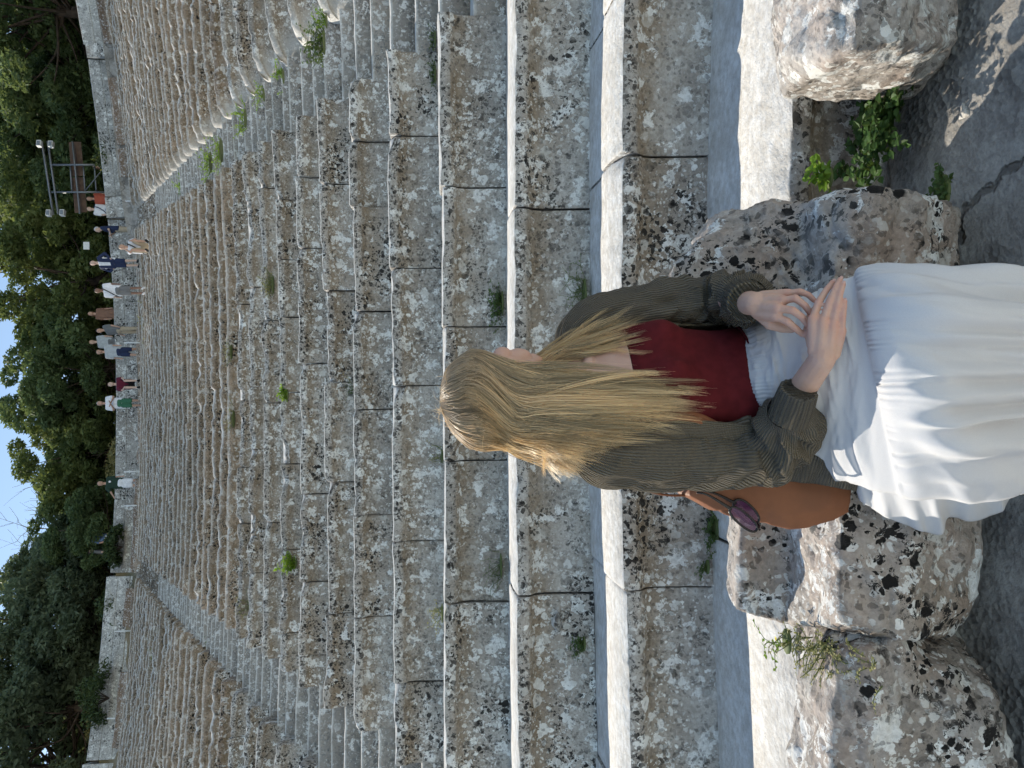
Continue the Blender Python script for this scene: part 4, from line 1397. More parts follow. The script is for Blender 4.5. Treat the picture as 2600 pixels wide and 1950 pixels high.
m_ = card.modifiers.new('thick', 'SOLIDIFY'); m_.thickness = .006; m_.offset = 1


def sleeve(path, cuff, seed):
    P = np.array([np.r_[at(*q[:3]), q[3], q[4] if len(q) > 4 else q[3]] for q in path])
    S = resample(P, 110)
    R = tube_rings(S[:, :3], S[:, 3], 96, S[:, 4], up=(0, 1, 0))
    n = R.shape[1]
    t = np.linspace(0, 1, len(S))[:, None] * np.ones((1, n)); a_ = np.linspace(0, 2 * np.pi, n, endpoint=False)[None, :] * np.ones((len(S), 1))
    X = np.stack([np.cos(a_) * 1.4, np.sin(a_) * 1.4, t * 5.5 + seed], -1)
    big_ = fbm(X, 3, seed)
    X2 = np.stack([np.cos(a_) * 1.2 + t * 2.0, np.sin(a_) * 1.2, t * 15 + seed * 3 + np.cos(a_) * 1.5], -1)
    rid = 1 - abs(fbm(X2, 2, seed + 5)) * 2.2
    amp = sstep(0.0, .25, t) * sstep(1.0, .93, t)
    d = big_ * .022 * amp + (rid - .5) * .014 * amp * (.5 + sstep(.45, .8, t))
    C = S[:, None, :3]
    o = R - C; R = R + o / np.maximum(np.linalg.norm(o, axis=2), 1e-6)[:, :, None] * d[:, :, None]
    V, F, uv = loft(R, cap0=True, cap1=False)
    sl = obj('sleeve', V, F, KNIT, card, uv=uv)
    P = resample([np.r_[at(*q[:3]), q[3]] for q in cuff], 26)
    rr = tube_rings(P[:, :3], P[:, 3], 72, None, up=(0, 1, 0))
    back = tube_rings(P[::-1, :3], P[::-1, 3] - .005, 72, None, up=(0, 1, 0))
    a2 = np.linspace(0, 2 * np.pi, 72, endpoint=False)
    # vertical ribs in the cuff
    o = rr - P[:, None, :3]
    rr = rr + o / np.linalg.norm(o, axis=2)[:, :, None] * (np.sin(a2 * 18) * .0012)[None, :, None]
    V, F, uv = loft(np.vstack([rr, back[:18]]), cap0=False, cap1=False)
    obj('cuff', V, F, KNIT_CUFF, card, uv=uv)


sleeve([(1222, 900, 1.61, .02), (1236, 930, 1.575, .042), (1264, 960, 1.548, .060), (1310, 982, 1.535, .074), (1400, 988, 1.54, .077), (1500, 985, 1.545, .078), (1590, 975, 1.54, .080), (1655, 965, 1.52, .082),
        (1690, 938, 1.475, .076), (1702, 905, 1.42, .058), (1704, 888, 1.392, .042)],
       [(1703, 905, 1.388, .040), (1712, 880, 1.372, .040), (1722, 852, 1.352, .0375), (1726, 842, 1.345, .036)], 3)
sleeve([(1222, 790, 1.665, .016), (1228, 752, 1.69, .036), (1252, 712, 1.705, .052), (1320, 684, 1.705, .060), (1420, 664, 1.70, .058), (1500, 652, 1.685, .059), (1560, 645, 1.65, .064), (1598, 642, 1.59, .066),
        (1612, 644, 1.53, .058), (1612, 648, 1.49, .046)],
       [(1606, 646, 1.51, .047), (1609, 649, 1.485, .046), (1613, 652, 1.455, .044), (1615, 653, 1.445, .043)], 7)
V, F, uv = sheet([(1672, 955, 1.505), (1765, 985, 1.50), (1856, 1028, 1.495)], [(1640, 1035, 1.555), (1760, 1042, 1.545), (1850, 1058, 1.53)], 40, 14, .004, 3, 6)
fe = obj('front_edge', V, F, KNIT_CUFF, card, uv=uv)
m_ = fe.modifiers.new('thick', 'SOLIDIFY'); m_.thickness = .006
# rolled collar band lying along the neck
col = []
for th in np.radians(np.linspace(62, 302, 50)):
    col.append(TC + TL * math.sin(th) * .084 + TF * (math.cos(th) * .072 - .012) + TU * (1.205 + .03 * max(0, -math.cos(th))))
V, F, uv = tube(resample(col, 60), .012, 10, .007)
obj('collar', V, F, KNIT_CUFF, card, uv=uv)

# ---- hair
def slerp(a, b, t):
    a, b = unit(a), unit(b); w = math.acos(np.clip(a @ b, -1, 1))
    if w < 1e-4: return a
    return (math.sin((1 - t) * w) * a + math.sin(t * w) * b) / math.sin(w)


HAX = np.array([.112, .088, .093])
HOFF = np.array([-.026, 0, .022])
near_t = [0, .18, .36, .5, .62, .75, .88, 1.0]
near_mid = [at(*q) for q in [(1185, 806, 1.545), (1200, 822, 1.515), (1205, 845, 1.495), (1205, 880, 1.485), (1200, 910, 1.485), (1190, 940, 1.495), (1180, 962, 1.52), (1180, 980, 1.56)]]
near_low = [at(*q) for q in [(1100, 788, 1.575), (1112, 803, 1.54), (1115, 838, 1.515), (1115, 875, 1.505), (1115, 905, 1.51), (1112, 935, 1.525), (1108, 948, 1.555), (1104, 960, 1.61)]]
far_low = [at(*q) for q in [(1150, 770, 1.70), (1150, 790, 1.69), (1130, 850, 1.72), (1110, 920, 1.74), (1105, 965, 1.66)]]
near_end = [at(*q) for q in [(1415, 838, 1.475), (1468, 848, 1.46), (1490, 862, 1.455), (1490, 895, 1.45), (1370, 912, 1.45), (1295, 950, 1.445), (1258, 985, 1.465), (1236, 1016, 1.51)]]
far_t = [0, .25, .5, .8, 1.0]
far_mid = [at(*q) for q in [(1225, 745, 1.66), (1222, 757, 1.64), (1215, 768, 1.64), (1180, 900, 1.74), (1180, 985, 1.64)]]
far_end = [at(*q) for q in [(1340, 684, 1.60), (1372, 712, 1.57), (1372, 736, 1.545), (1330, 900, 1.72), (1265, 1018, 1.60)]]
interp3 = lambda t, ts, P: np.array([np.interp(t, ts, [p[i] for p in P]) for i in range(3)])
NS = 22


def strand_path(t, s, lift, rs, endj, length):
    al = rad(30 + 84 * t)
    a = np.array([math.cos(al), s * .06, math.sin(al)])
    b_ = np.array([.62 - 1.5 * t, s * (1 - .72 * t ** 2), -.28 - .15 * t])
    pts = []
    for q in ((0, .2, .45, .72) if t < .6 else (0, .2, .42, .62)):
        d = slerp(a, b_, q)
        e = d * HAX * (1 + lift * (.35 + .65 * q)) + HOFF
        pts.append(H(*e))
    mid = interp3(t, near_t, near_mid) if s < 0 else interp3(t, far_t, far_mid)
    end = interp3(t, near_t, near_end) if s < 0 else interp3(t, far_t, far_end)
    jm = endj * .5
    low = interp3(t, near_t, near_low) if s < 0 else interp3(t, far_t, far_low)
    if s < 0 or t > .45: pts.append(low + np.array([0, -lift * .13, 0]) + (low - H(*HOFF)) * np.array([1, 0, 0]) * lift * .5)
    pts.append(mid + jm + np.array([0, -lift * .12, 0]))
    pts.append(mid + (end - mid) * .5 * length + endj * .8 + np.array([0, -lift * .15, -.0]))
    pts.append(mid + (end - mid) * length + endj)
    return resample(pts, NS)


rs = np.random.default_rng(5)
HV, HFc, HCc = [], [], []
nv = 0
sq = np.array([[1, 0], [-.5, .87], [-.5, -.87]])


def add_strand(P, r, col0, col1, bright):
    global nv
    Tt, Nn, Bb = frames(P, (0, -1, 0))
    taper = r * np.clip(1.1 - 1.0 * np.linspace(0, 1, len(P)) ** 3, .1, 1)
    ring = P[:, None, :] + (Nn[:, None, :] * sq[None, :, 0:1] + Bb[:, None, :] * sq[None, :, 1:2]) * taper[:, None, None]
    HV.append(ring.reshape(-1, 3))
    m = len(P)
    for i in range(m - 1):
        for j in range(3):
            HFc.append([nv + i * 3 + j, nv + i * 3 + (j + 1) % 3, nv + (i + 1) * 3 + (j + 1) % 3, nv + (i + 1) * 3 + j])
    nv += m * 3
    w = sstep(.05, .75, np.linspace(0, 1, m))[:, None]
    HCc.append(np.repeat((np.array(col0) * (1 - w) + np.array(col1) * w) * bright, 3, 0))


ROOTC, TIPC = (0.60, 0.45, 0.28), (1.0, 0.80, 0.48)
NCL = 520
for c_ in range(NCL + 60):
    s = -1 if rs.uniform() < .72 else 1
    t = rs.uniform(0, 1) ** .85
    if c_ >= NCL: s, t = rs.uniform(-1, 1), rs.uniform(.88, 1)
    lift = rs.uniform(.0, .085)
    ej = rs.normal(0, 1, 3) * np.array([.015, .006, .024])
    ln = rs.choice([rs.uniform(.5, .8), rs.uniform(.8, 1.08), rs.uniform(.9, 1.1)])
    cb = rs.choice([.58, .8, .95, 1.05, 1.15, 1.25]) * rs.uniform(.92, 1.08)
    warm = rs.uniform(-.03, .03)
    wa, wf, wp_ = rs.uniform(.2, 1.3), rs.uniform(4, 7), rs.uniform(0, 6.28)
    axis_ = rs.normal(0, .004, 3) + np.array([.003, .001, 0])
    for k_ in range(16):
        sp_ = rs.normal(0, 1, 3) * np.array([.0055, .004, .0055])
        t2 = np.clip(t + rs.normal(0, .020), 0, 1)
        P = strand_path(t2, s, lift + rs.normal(0, .006), rs, ej, ln * rs.uniform(.86, 1.03))
        w_ = np.linspace(0, 1, NS)[:, None]
        P = P + sp_ * np.sin(np.pi * np.clip(w_ * 1.02, 0, 1)) ** .8 * (.35 + .65 * w_)      # a lock swells, then closes to a point
        P = P + np.sin(w_ * wf + wp_) * axis_ * w_ * wa * 2.6
        add_strand(P, rs.uniform(.0006, .0010), ROOTC, (TIPC[0] * (1 + warm), TIPC[1], TIPC[2] * (1 - warm)), cb * rs.uniform(.9, 1.1))
for k_ in range(300):      # fly-away hairs
    s = -1 if rs.uniform() < .75 else 1
    t = rs.uniform(0, 1)
    P = strand_path(t, s, rs.uniform(.03, .12), rs, rs.normal(0, 1, 3) * np.array([.022, .015, .026]), rs.uniform(.6, 1.1))
    w_ = np.linspace(0, 1, NS)[:, None]
    P = P + np.sin(w_ * rs.uniform(3, 8) + k_) * rs.normal(0, .006, 3) * w_
    add_strand(P, .0003, ROOTC, TIPC, 1.2)
for k_ in range(45):      # short halo hairs on the crown
    d = unit(np.array([rs.normal(-.2, .6), rs.normal(0, .6), abs(rs.normal(.8, .3))]))
    p0 = H(*(d * HAX * 1.05 + HOFF)); n_ = unit(p0 - H(*HOFF))
    q_ = rs.normal(0, 1, 3)
    P = resample([p0, p0 + n_ * .003 + q_ * .005, p0 + n_ * .006 + q_ * .012, p0 + n_ * .006 + q_ * .022 - np.array([0, 0, .004])], NS)
    add_strand(P, .0003, TIPC, TIPC, 1.2)
# scalp layer under the strands
V, F, _ = ellipsoid(H(*HOFF), HA(*(HAX * .965)), 40, 26)
lc = (V - HC) @ np.array([HF, HL, HU]).T
ok = ~((lc[:, 0] > .052 - .0 * lc[:, 2]) & (lc[:, 2] < .055)) & ~((lc[:, 0] > .0) & (lc[:, 2] < -.01) & (abs(lc[:, 1]) < .06)) & (lc[:, 2] > -.075)
F = [f for f in F if all(ok[i] for i in f)]
use = sorted({i for f in F for i in f}); mp = {o: i for i, o in enumerate(use)}
HFc += [[mp[i] + nv for i in f] for f in F]
HV.append(V[use]); HCc.append(np.tile(np.array(ROOTC) * .75, (len(use), 1)))
obj('hair', np.concatenate(HV), HFc, HAIR, WOMAN, attrs={'tint': np.concatenate(HCc)})

# ================================================================== tote bag and sunglasses
outline = [(1492, 1030), (1490, 1072), (1560, 1108), (1640, 1130), (1700, 1142), (1742, 1139), (1800, 1122), (1838, 1106), (1843, 1070), (1842, 1015), (1780, 985), (1650, 980)]
BAG = thing('tote_bag', at(1840, 1060, 1.60), "tan leather tote bag hanging from the woman's shoulder, resting on the stone", 'bag')
pts = []
cen = np.array([1680, 1050])
for dx, dy in outline:
    pts.append(at(dx, dy, 1.605)); pts.append(at(dx, dy, 1.605) + np.array([.0, .055, .012]))
    ix, iy = cen + (np.array([dx, dy]) - cen) * .72
    pts.append(at(ix, iy, 1.590)); pts.append(at(ix, iy, 1.605) + np.array([0, .075, .0]))
V, F = hull(pts)
V, F = fuse(V, F, .005, 2, .5)
N = vertex_normals(V, F)
V = V + N * (fbm(V * np.array([9, 9, 7]), 3, 7) * .008 - np.maximum(0, .12 - abs(fbm(V * np.array([11, 5, 5]) + 3, 3, 17))) * .05)[:, None]
bagb = obj('body', V, F, LEATHER, BAG)
for k_, ((a0, a1), yy) in enumerate((((1752, 1022), 1.585), ((1500, 1062), 1.59))):
    pass
P = resample([at(1500, 1050, 1.615), at(1440, 1062, 1.61), at(1370, 1048, 1.59), at(1305, 1020, 1.575), at(1266, 982, 1.55), at(1248, 948, 1.50), at(1268, 922, 1.478), at(1340, 908, 1.462), at(1420, 904, 1.46), at(1500, 906, 1.47), at(1600, 950, 1.53), at(1650, 985, 1.58)], 60)
V, F, uv = tube(P, 0.0065, 8, .0028, up=(0, -1, 0)); obj('strap', V, F, LEATHER, BAG)
P = resample([at(1500, 1070, 1.64), at(1430, 1068, 1.63), at(1350, 1042, 1.605), at(1292, 1008, 1.585), at(1256, 968, 1.555), at(1240, 938, 1.51), at(1258, 910, 1.488), at(1335, 897, 1.475), at(1420, 893, 1.475), at(1510, 898, 1.485), at(1620, 960, 1.53), at(1660, 990, 1.60)], 60)
V, F, uv = tube(P, 0.0065, 8, .0028, up=(0, -1, 0)); obj('strap', V, F, LEATHER, BAG)
P = resample([at(1648, 1008, 1.572), at(1720, 1022, 1.565), at(1780, 1040, 1.566), at(1830, 1055, 1.572)], 20)
V, F, uv = tube(P, .0022, 6); obj('seam', V, F, LEATHER, BAG)

SG = thing('sunglasses', at(1630, 1130, 1.58), 'black sunglasses with violet lenses hooked on the tan bag', 'sunglasses')
def lens_ring(c, ax1, ax2, nm):
    c = np.asarray(c); a_ = np.linspace(0, 2 * np.pi, 40)
    P = c + np.outer(np.sign(np.cos(a_)) * abs(np.cos(a_)) ** .8, ax1) + np.outer(np.sign(np.sin(a_)) * abs(np.sin(a_)) ** .85, ax2)
    V, F, uv = tube(P, .0028, 8); fr = obj('frame', V, F, BLACKP, SG)
    n_ = unit(np.cross(ax1, ax2))
    rings = [c + (P[:-1] - c) * q + n_ * .003 * (1 - q * q) for q in (1, .8, .5, .2, .02)]
    V, F, uv = loft(rings, cap0=False); obj('lens', V, F, LENS, SG)
    return P
c1 = at(1606, 1122, 1.555); e1 = (at(1633, 1146, 1.56) - at(1577, 1098, 1.55)) / 2
w1 = unit(np.cross(e1, CAM - c1)) * .0135
lens_ring(c1, e1, w1 * 1.0, 'a')
c2 = at(1612, 1106, 1.585); e2 = (at(1634, 1128, 1.59) - at(1590, 1085, 1.58)) / 2
lens_ring(c2, e2 * 1.1, unit(np.cross(e2, CAM - c2)) * .017, 'b')
V, F, uv = tube(resample([at(1580, 1100, 1.55), at(1540, 1075, 1.55), at(1520, 1066, 1.552), at(1505, 1064, 1.557)], 14), np.linspace(.004, .002, 14), 8, np.linspace(.0025, .0015, 14)); obj('temple', V, F, BLACKP, SG)
V, F, uv = tube(resample([at(1590, 1088, 1.58), at(1550, 1068, 1.58), at(1515, 1058, 1.58)], 14), np.linspace(.004, .002, 14), 8, np.linspace(.0025, .0015, 14)); obj('temple', V, F, BLACKP, SG)
V, F, uv = tube(resample([at(1634, 1144, 1.56), at(1640, 1138, 1.572), at(1634, 1128, 1.588)], 8), .003, 8); obj('bridge', V, F, BLACKP, SG)

# ================================================================== visitors on the walkway
SKIN_FAR = [plain('skin_tan', (0.50, 0.30, 0.21), .6), plain('skin_light', (0.62, 0.42, 0.32), .6), plain('skin_brown', (0.22, 0.12, 0.08), .6)]
CLOTH = {}
def cloth(nm, c):
    if nm not in CLOTH: CLOTH[nm] = plain(nm + '_cloth', c, .9, .1, 12)
    return CLOTH[nm]


WHITE, NAVY, GREY, KHAKI = cloth('white', (.78, .78, .80)), cloth('navy', (.02, .03, .075)), cloth('grey', (.17, .17, .17)), cloth('khaki', (.42, .34, .24))
MAROON, GREEN, DKGREEN, RED2 = cloth('maroon', (.12, .012, .03)), cloth('green', (.05, .16, .09)), cloth('dark_green', (.02, .045, .03)), cloth('orange_red', (.42, .09, .05))
YELLOW, DENIM, BLACK, LGREY, BROWN = cloth('yellow', (.75, .55, .05)), cloth('denim', (.13, .20, .36)), cloth('black', (.02, .02, .022)), cloth('light_grey', (.45, .47, .48)), cloth('brown', (.22, .12, .08))
HAIRS = {'dark': plain('dark_hair', (.025, .018, .014), .5), 'brown': plain('brown_hair', (.12, .06, .03), .5), 'fair': plain('fair_hair', (.42, .28, .14), .5), 'grey': plain('grey_hair', (.5, .48, .45), .6)}


def union(name, caps, mat, parent, voxel=.016, smooth=3):
    mb = MB()
    for c in caps: mb.add(*capsule(*c))
    V, F = fuse(*mb.arrays(), voxel, smooth, .5)
    return obj(name, V, F, mat, parent)


def visitor(base, face, label, skin, shirt, legs, hair, h=1.72, pose='stand', sleeves='short', leglen='short', hat=None, bag=None, woman=False, arms=('down', 'down'), logo=None, shoes=BLACK, openjacket=None):
    """face: heading in degrees, 270 looks toward the camera"""
    base = np.asarray(base, float)
    th = rad(face); F_ = np.array([math.cos(th), math.sin(th), 0]); L_ = np.array([-F_[1], F_[0], 0]); U_ = np.array([0, 0, 1.0])
    k = h / 1.75
    W = lambda f, l, u: base + (F_ * f + L_ * l + U_ * u) * k
    root = thing('person', base, label, 'person', 'visitors at the top of the theatre')
    if pose == 'stand':
        hip, lean = .92, 0.0
        kn = [(.01, s * .095, .49) for s in (-1, 1)]; an = [(-.02, s * .10, .09) for s in (-1, 1)]
        if arms[0] == 'walk': kn = [(.12, -.09, .50), (-.02, .09, .48)]; an = [(.16, -.09, .09), (-.20, .09, .11)]
    elif pose == 'sit':
        hip, lean = .46, .06
        kn = [(.42, s * .13, .52) for s in (-1, 1)]; an = [(.40, s * .13, .09) for s in (-1, 1)]
    else:                                   # perched with knees drawn up
        hip, lean = .18, .10
        kn = [(.30, -.16, .52), (.32, .17, .50)]; an = [(.22, -.15, .08), (.25, .17, .08)]
    sh = hip + .50
    hp = [(0, s * .085, hip) for s in (-1, 1)]
    nk = (lean, 0, sh + .08); hd = (lean + .02, 0, sh + .235)
    shl = [(lean, s * (.17 if woman else .195), sh) for s in (-1, 1)]
    el, wr = [], []
    for s, m_ in zip((-1, 1), arms):
        x, y, z = shl[0 if s < 0 else 1]
        if m_ == 'up': el.append((x + .22, y + s * .05, z - .12)); wr.append((x + .20, y - s * .08, z + .10))
        elif m_ == 'fold': el.append((x + .06, y + s * .06, z - .27)); wr.append((x + .24, y - s * .22, z - .22))
        elif m_ == 'hip': el.append((x - .05, y + s * .17, z - .24)); wr.append((x + .06, y + s * .03, z - .42))
        elif m_ == 'out': el.append((x + .08, y + s * .16, z - .20)); wr.append((x + .14, y + s * .34, z - .34))
        elif m_ == 'knee': el.append((x + .18, y + s * .04, z - .24)); wr.append((kn[0 if s < 0 else 1][0], kn[0 if s < 0 else 1][1], kn[0][2] + .06))
        else: el.append((x - .03, y + s * .05, z - .29)); wr.append((x + .05, y + s * .06, z - .53))
    P = lambda t: W(*t)
    lerp = lambda a, b, t: tuple(x + (y - x) * t for x, y in zip(a, b))
    body = []
    for i in (0, 1):
        body += [(P(hp[i]), P(kn[i]), .075 * k, .052 * k), (P(kn[i]), P(an[i]), .052 * k, .036 * k),
                 (P(an[i]), P((an[i][0] + .13, an[i][1], an[i][2] - .055)), .038 * k, .03 * k),
                 (P(shl[i]), P(el[i]), .046 * k, .036 * k), (P(el[i]), P(wr[i]), .036 * k, .025 * k),
                 (P(wr[i]), P(lerp(el[i], wr[i], 1.3)), .03 * k, .022 * k)]
    body += [(P((0, -.05, hip + .02)), P((lean, -.07, sh - .06)), .075 * k, .07 * k), (P((0, .05, hip + .02)), P((lean, .07, sh - .06)), .075 * k, .07 * k), (P(nk), P((lean, 0, sh)), .05 * k, .07 * k), (P(nk), P(hd), .05 * k, .06 * k),
             (P(hd), P((hd[0] + .005, 0, hd[2] + .03)), .088 * k, .09 * k), (P((hd[0] + .05, 0, hd[2] - .05)), P((hd[0] + .03, 0, hd[2])), .045 * k, .06 * k), (P((hd[0] + .10, 0, hd[2] - .02)), P((hd[0] + .09, 0, hd[2])), .012 * k, .01 * k)]
    union('body', body, skin, root, .017)
    w = .155 if woman else .175
    sc = []
    for q in (-1, -.5, 0, .5, 1):
        sc.append((P((-.01, q * (w - .06), hip - (.02 if pose == 'stand' else -.08))), P((lean, q * (w - .045), sh - .02)), .098 * k, .085 * k))
    for i in (0, 1):
        e_ = el[i] if sleeves == 'short' else wr[i]
        t_ = .62 if sleeves == 'short' else .96
        if sleeves == 'short': sc.append((P(shl[i]), P(lerp(shl[i], el[i], .72)), .07 * k, .062 * k))
        elif sleeves == 'long':
            sc += [(P(shl[i]), P(el[i]), .066 * k, .052 * k), (P(el[i]), P(lerp(el[i], wr[i], .95)), .052 * k, .04 * k)]
    union('shirt', sc, shirt, root, .02)
    if legs is not None:
        lc = [(P((0, -.07, hip + .03)), P((0, .07, hip + .03)), .115 * k, .115 * k)]
        for i in (0, 1):
            e_ = kn[i] if leglen == 'short' else an[i]
            if leglen == 'short': lc.append((P(hp[i]), P(lerp(hp[i], kn[i], .86)), .098 * k, .085 * k))
            elif leglen == 'long': lc += [(P(hp[i]), P(kn[i]), .098 * k, .075 * k), (P(kn[i]), P(an[i]), .075 * k, .066 * k)]
            else: lc += [(P(hp[i]), P((kn[i][0], kn[i][1] * 1.3, kn[i][2] - .1)), .11 * k, .13 * k)]
        union('skirt' if leglen == 'skirt' else ('trousers' if leglen == 'long' else 'shorts'), lc, legs, root, .02)
    hc = [(P((hd[0] - .025, 0, hd[2] + .03)), P((hd[0] - .01, 0, hd[2] + .055)), .088 * k, .086 * k)]
    if woman: hc += [(P((hd[0] - .06, s * .04, hd[2])), P((hd[0] - .07, s * .05, hd[2] - .2)), .06 * k, .05 * k) for s in (-1, 1)]
    union('hair', hc, HAIRS[hair], root, .017)
    for i in (0, 1):
        union('shoe', [(P((an[i][0] - .04, an[i][1], .045)), P((an[i][0] + .15, an[i][1], .035)), .045 * k, .038 * k)], shoes, root, .016)
    if bag:      # strap across the chest with a small pouch
        d = .115
        V, F, _ = tube(resample([W(lean - .10, .12, sh + .03), W(lean + .06, .10, sh + .075), W(lean + .125, 0, sh - .15), W(.12, -.15, hip + .12), W(-.02, -.21, hip + .06)], 16), .018, 6)
        obj('bag_strap', V, F, bag, root)
    if logo is not None:
        V, F, _ = ellipsoid(W(lean + .112, .05, sh - .12), [F_ * .012, L_ * .045, U_ * .05], 14, 8)
        obj('shirt_print', V, F, logo, root)
    if openjacket is not None:
        oc = []
        for s in (-1, 1):
            oc += [(P((.06, s * .13, hip)), P((lean + .05, s * .13, sh - .02)), .075 * k, .07 * k), (P((-.05, s * .08, hip)), P((lean - .03, s * .1, sh)), .10 * k, .09 * k)]
        for i in (0, 1): oc += [(P(shl[i]), P(el[i]), .074 * k, .06 * k), (P(el[i]), P(lerp(el[i], wr[i], .9)), .06 * k, .048 * k)]
        union('jacket', oc, openjacket, root, .02)
    return root


def stand_at(sx, sy, Y):
    """feet position from the measured spot (source pixels)"""
    return at(sx / KD, sy / KD, Y)


VIS = [
    # src x of feet, src y, src x of head top, distance, kwargs
    (388, 630, 308, 28.3, dict(face=275, label='visitor in a white T-shirt with a black cross-body strap, perched on the highest seats', skin=SKIN_FAR[0], shirt=WHITE, legs=KHAKI, hair='fair', pose='perch', bag=BLACK, arms=('up', 'knee'))),
    (360, 668, 231, 28.6, dict(face=235, label='standing man in an open navy jacket over a white shirt and navy shorts', skin=SKIN_FAR[1], shirt=WHITE, legs=NAVY, hair='dark', openjacket=NAVY, arms=('hip', 'hip'))),
    (371, 738, 243, 28.6, dict(face=250, label='standing man in a white shirt with a black sling bag and grey shorts', skin=SKIN_FAR[2], shirt=WHITE, legs=GREY, hair='dark', bag=BLACK, shoes=WHITE)),
    (338, 797, 226, 33.0, dict(face=280, label='person in a brown patterned dress behind the wall, partly hidden', skin=SKIN_FAR[0], shirt=BROWN, legs=BROWN, hair='brown', woman=True, leglen='skirt')),
    (336, 838, 247, 30.0, dict(face=215, label='man in a charcoal T-shirt and khaki trousers turned sideways on the walkway', skin=SKIN_FAR[0], shirt=GREY, legs=KHAKI, hair='dark', leglen='long')),
    (338, 868, 228, 33.2, dict(face=250, label='person in a pale grey T-shirt behind the wall between two walkers', skin=SKIN_FAR[1], shirt=LGREY, legs=GREY, hair='fair')),
    (335, 893, 247, 30.0, dict(face=255, label='walking man in a pale grey shirt and navy shorts', skin=SKIN_FAR[0], shirt=LGREY, legs=NAVY, hair='dark', arms=('walk', 'down'))),
    (350, 975, 279, 29.2, dict(face=270, label='seated person in a maroon T-shirt and dark shorts, one arm on the knee', skin=SKIN_FAR[1], shirt=MAROON, legs=BLACK, hair='brown', pose='sit', arms=('knee', 'knee'))),
    (341, 1023, 249, 29.6, dict(face=268, label='standing man in a white T-shirt and green shorts beside the maroon-shirted sitter', skin=SKIN_FAR[0], shirt=WHITE, legs=GREEN, hair='grey', arms=('fold', 'fold'))),
    (338, 1226, 250, 30.0, dict(face=285, label='person in a dark green T-shirt with a round white print and white shorts', skin=SKIN_FAR[0], shirt=DKGREEN, legs=WHITE, hair='dark', logo=WHITE, arms=('out', 'down'))),
    (262, 425, 208, 33.5, dict(face=285, label='person in a yellow top and blue jeans sitting on the wall below the lighting scaffold', skin=SKIN_FAR[0], shirt=YELLOW, legs=DENIM, hair='brown', pose='sit', arms=('up', 'knee'), leglen='long', woman=True)),
    (318, 506, 222, 33.0, dict(face=250, label='person in an orange-red top and black trousers behind the wall', skin=SKIN_FAR[0], shirt=RED2, legs=BLACK, hair='dark', woman=True, leglen='long')),
    (330, 533, 213, 33.0, dict(face=290, label='person in a white T-shirt with a dark strap, next to the orange-red top', skin=SKIN_FAR[1], shirt=WHITE, legs=DENIM, hair='fair', bag=NAVY)),
    (304, 582, 210, 30.2, dict(face=180, label='person in a navy polo shirt and beige shorts standing on the stair head, in profile', skin=SKIN_FAR[1], shirt=NAVY, legs=KHAKI, hair='grey', arms=('fold', 'fold'))),
    (325, 1364, 220, 32.6, dict(face=330, label='person with a blue top and white trousers behind the wall at left', skin=SKIN_FAR[0], shirt=DENIM, legs=WHITE, hair='brown', leglen='long')),
    (318, 1400, 207, 32.8, dict(face=20, label='person in a charcoal shirt and dark shorts behind the wall, farthest left', skin=SKIN_FAR[1], shirt=GREY, legs=BLACK, hair='dark')),
]


def proj_x(p):
    d = VIEW @ (np.asarray(p) - CAM)
    return 1300 - FPX * d[2] / d[1]


def on_tier(sx, sy):
    """the seat tier whose lip shows at this height of the picture: stand on it"""
    best = None
    for k in range(20, NROW + 1):
        r = ray(sx / KD, sy / KD); o = CAM[:2] - np.array([CX, CY]); d = r[:2]
        R = RK(k) + .16
        A_, B_, C_ = d @ d, 2 * o @ d, o @ o - R * R
        t = (-B_ + math.sqrt(B_ * B_ - 4 * A_ * C_)) / (2 * A_)
        p = np.array([*(CAM + r * t)[:2], ZK(k) + .002])
        e = abs(proj_x(p) - sx)
        if best is None or e < best[0]: best = (e, p)
    return best[1]


for fx, fy, hx, Y, kw in VIS:
    if fx > 352: b = on_tier(fx - 4, fy)
    elif 'behind the wall' in kw['label'] or 'on the wall' in kw['label'] or Y > 32:
        b = stand_at(fx, fy, Y); b[2] = WALL_TOP + (.02 if kw.get('pose') else -.3) + max(0, Y - 33) * .2
    elif kw.get('pose') == 'sit':
        b = stand_at(fx, fy, 29.3); b[2] = ZK(NROW)
    else:
        b = stand_at(fx, fy, 30.3); b[2] = ZK(NROW) + .36
    top_ = stand_at(hx, fy, b[1])
    ht = top_[2] - b[2]
    f = {'sit': 1.75 / 1.285, 'perch': 1.75 / 1.01}.get(kw.get('pose'), 1.0)
    visitor(b, h=float(np.clip(ht * f, 1.45, 1.9)), **kw)

# ---- white rope posts on the walkway edge
POSTM = plain('white_post', (0.78, 0.77, 0.74), .6)
def post(y, x0, x1, Y, lab):
    b = stand_at(x1, y, Y); t = stand_at(x0, y, Y)
    root = thing('rope_post', b, lab, 'post', 'slim white rope posts along the walkway')
    h = t[2] - b[2]
    V, F, _ = tube(np.array([b + [0, 0, .015], b + [0, 0, h]]), .026, 8); obj('shaft', V, F, POSTM, root)
    V, F, _ = tube(np.array([b, b + [0, 0, .02]]), .10, 12); obj('base_plate', V, F, POSTM, root)
    V, F, _ = ellipsoid(b + np.array([0, 0, h]), np.eye(3) * .036, 10, 7); obj('knob', V, F, POSTM, root)


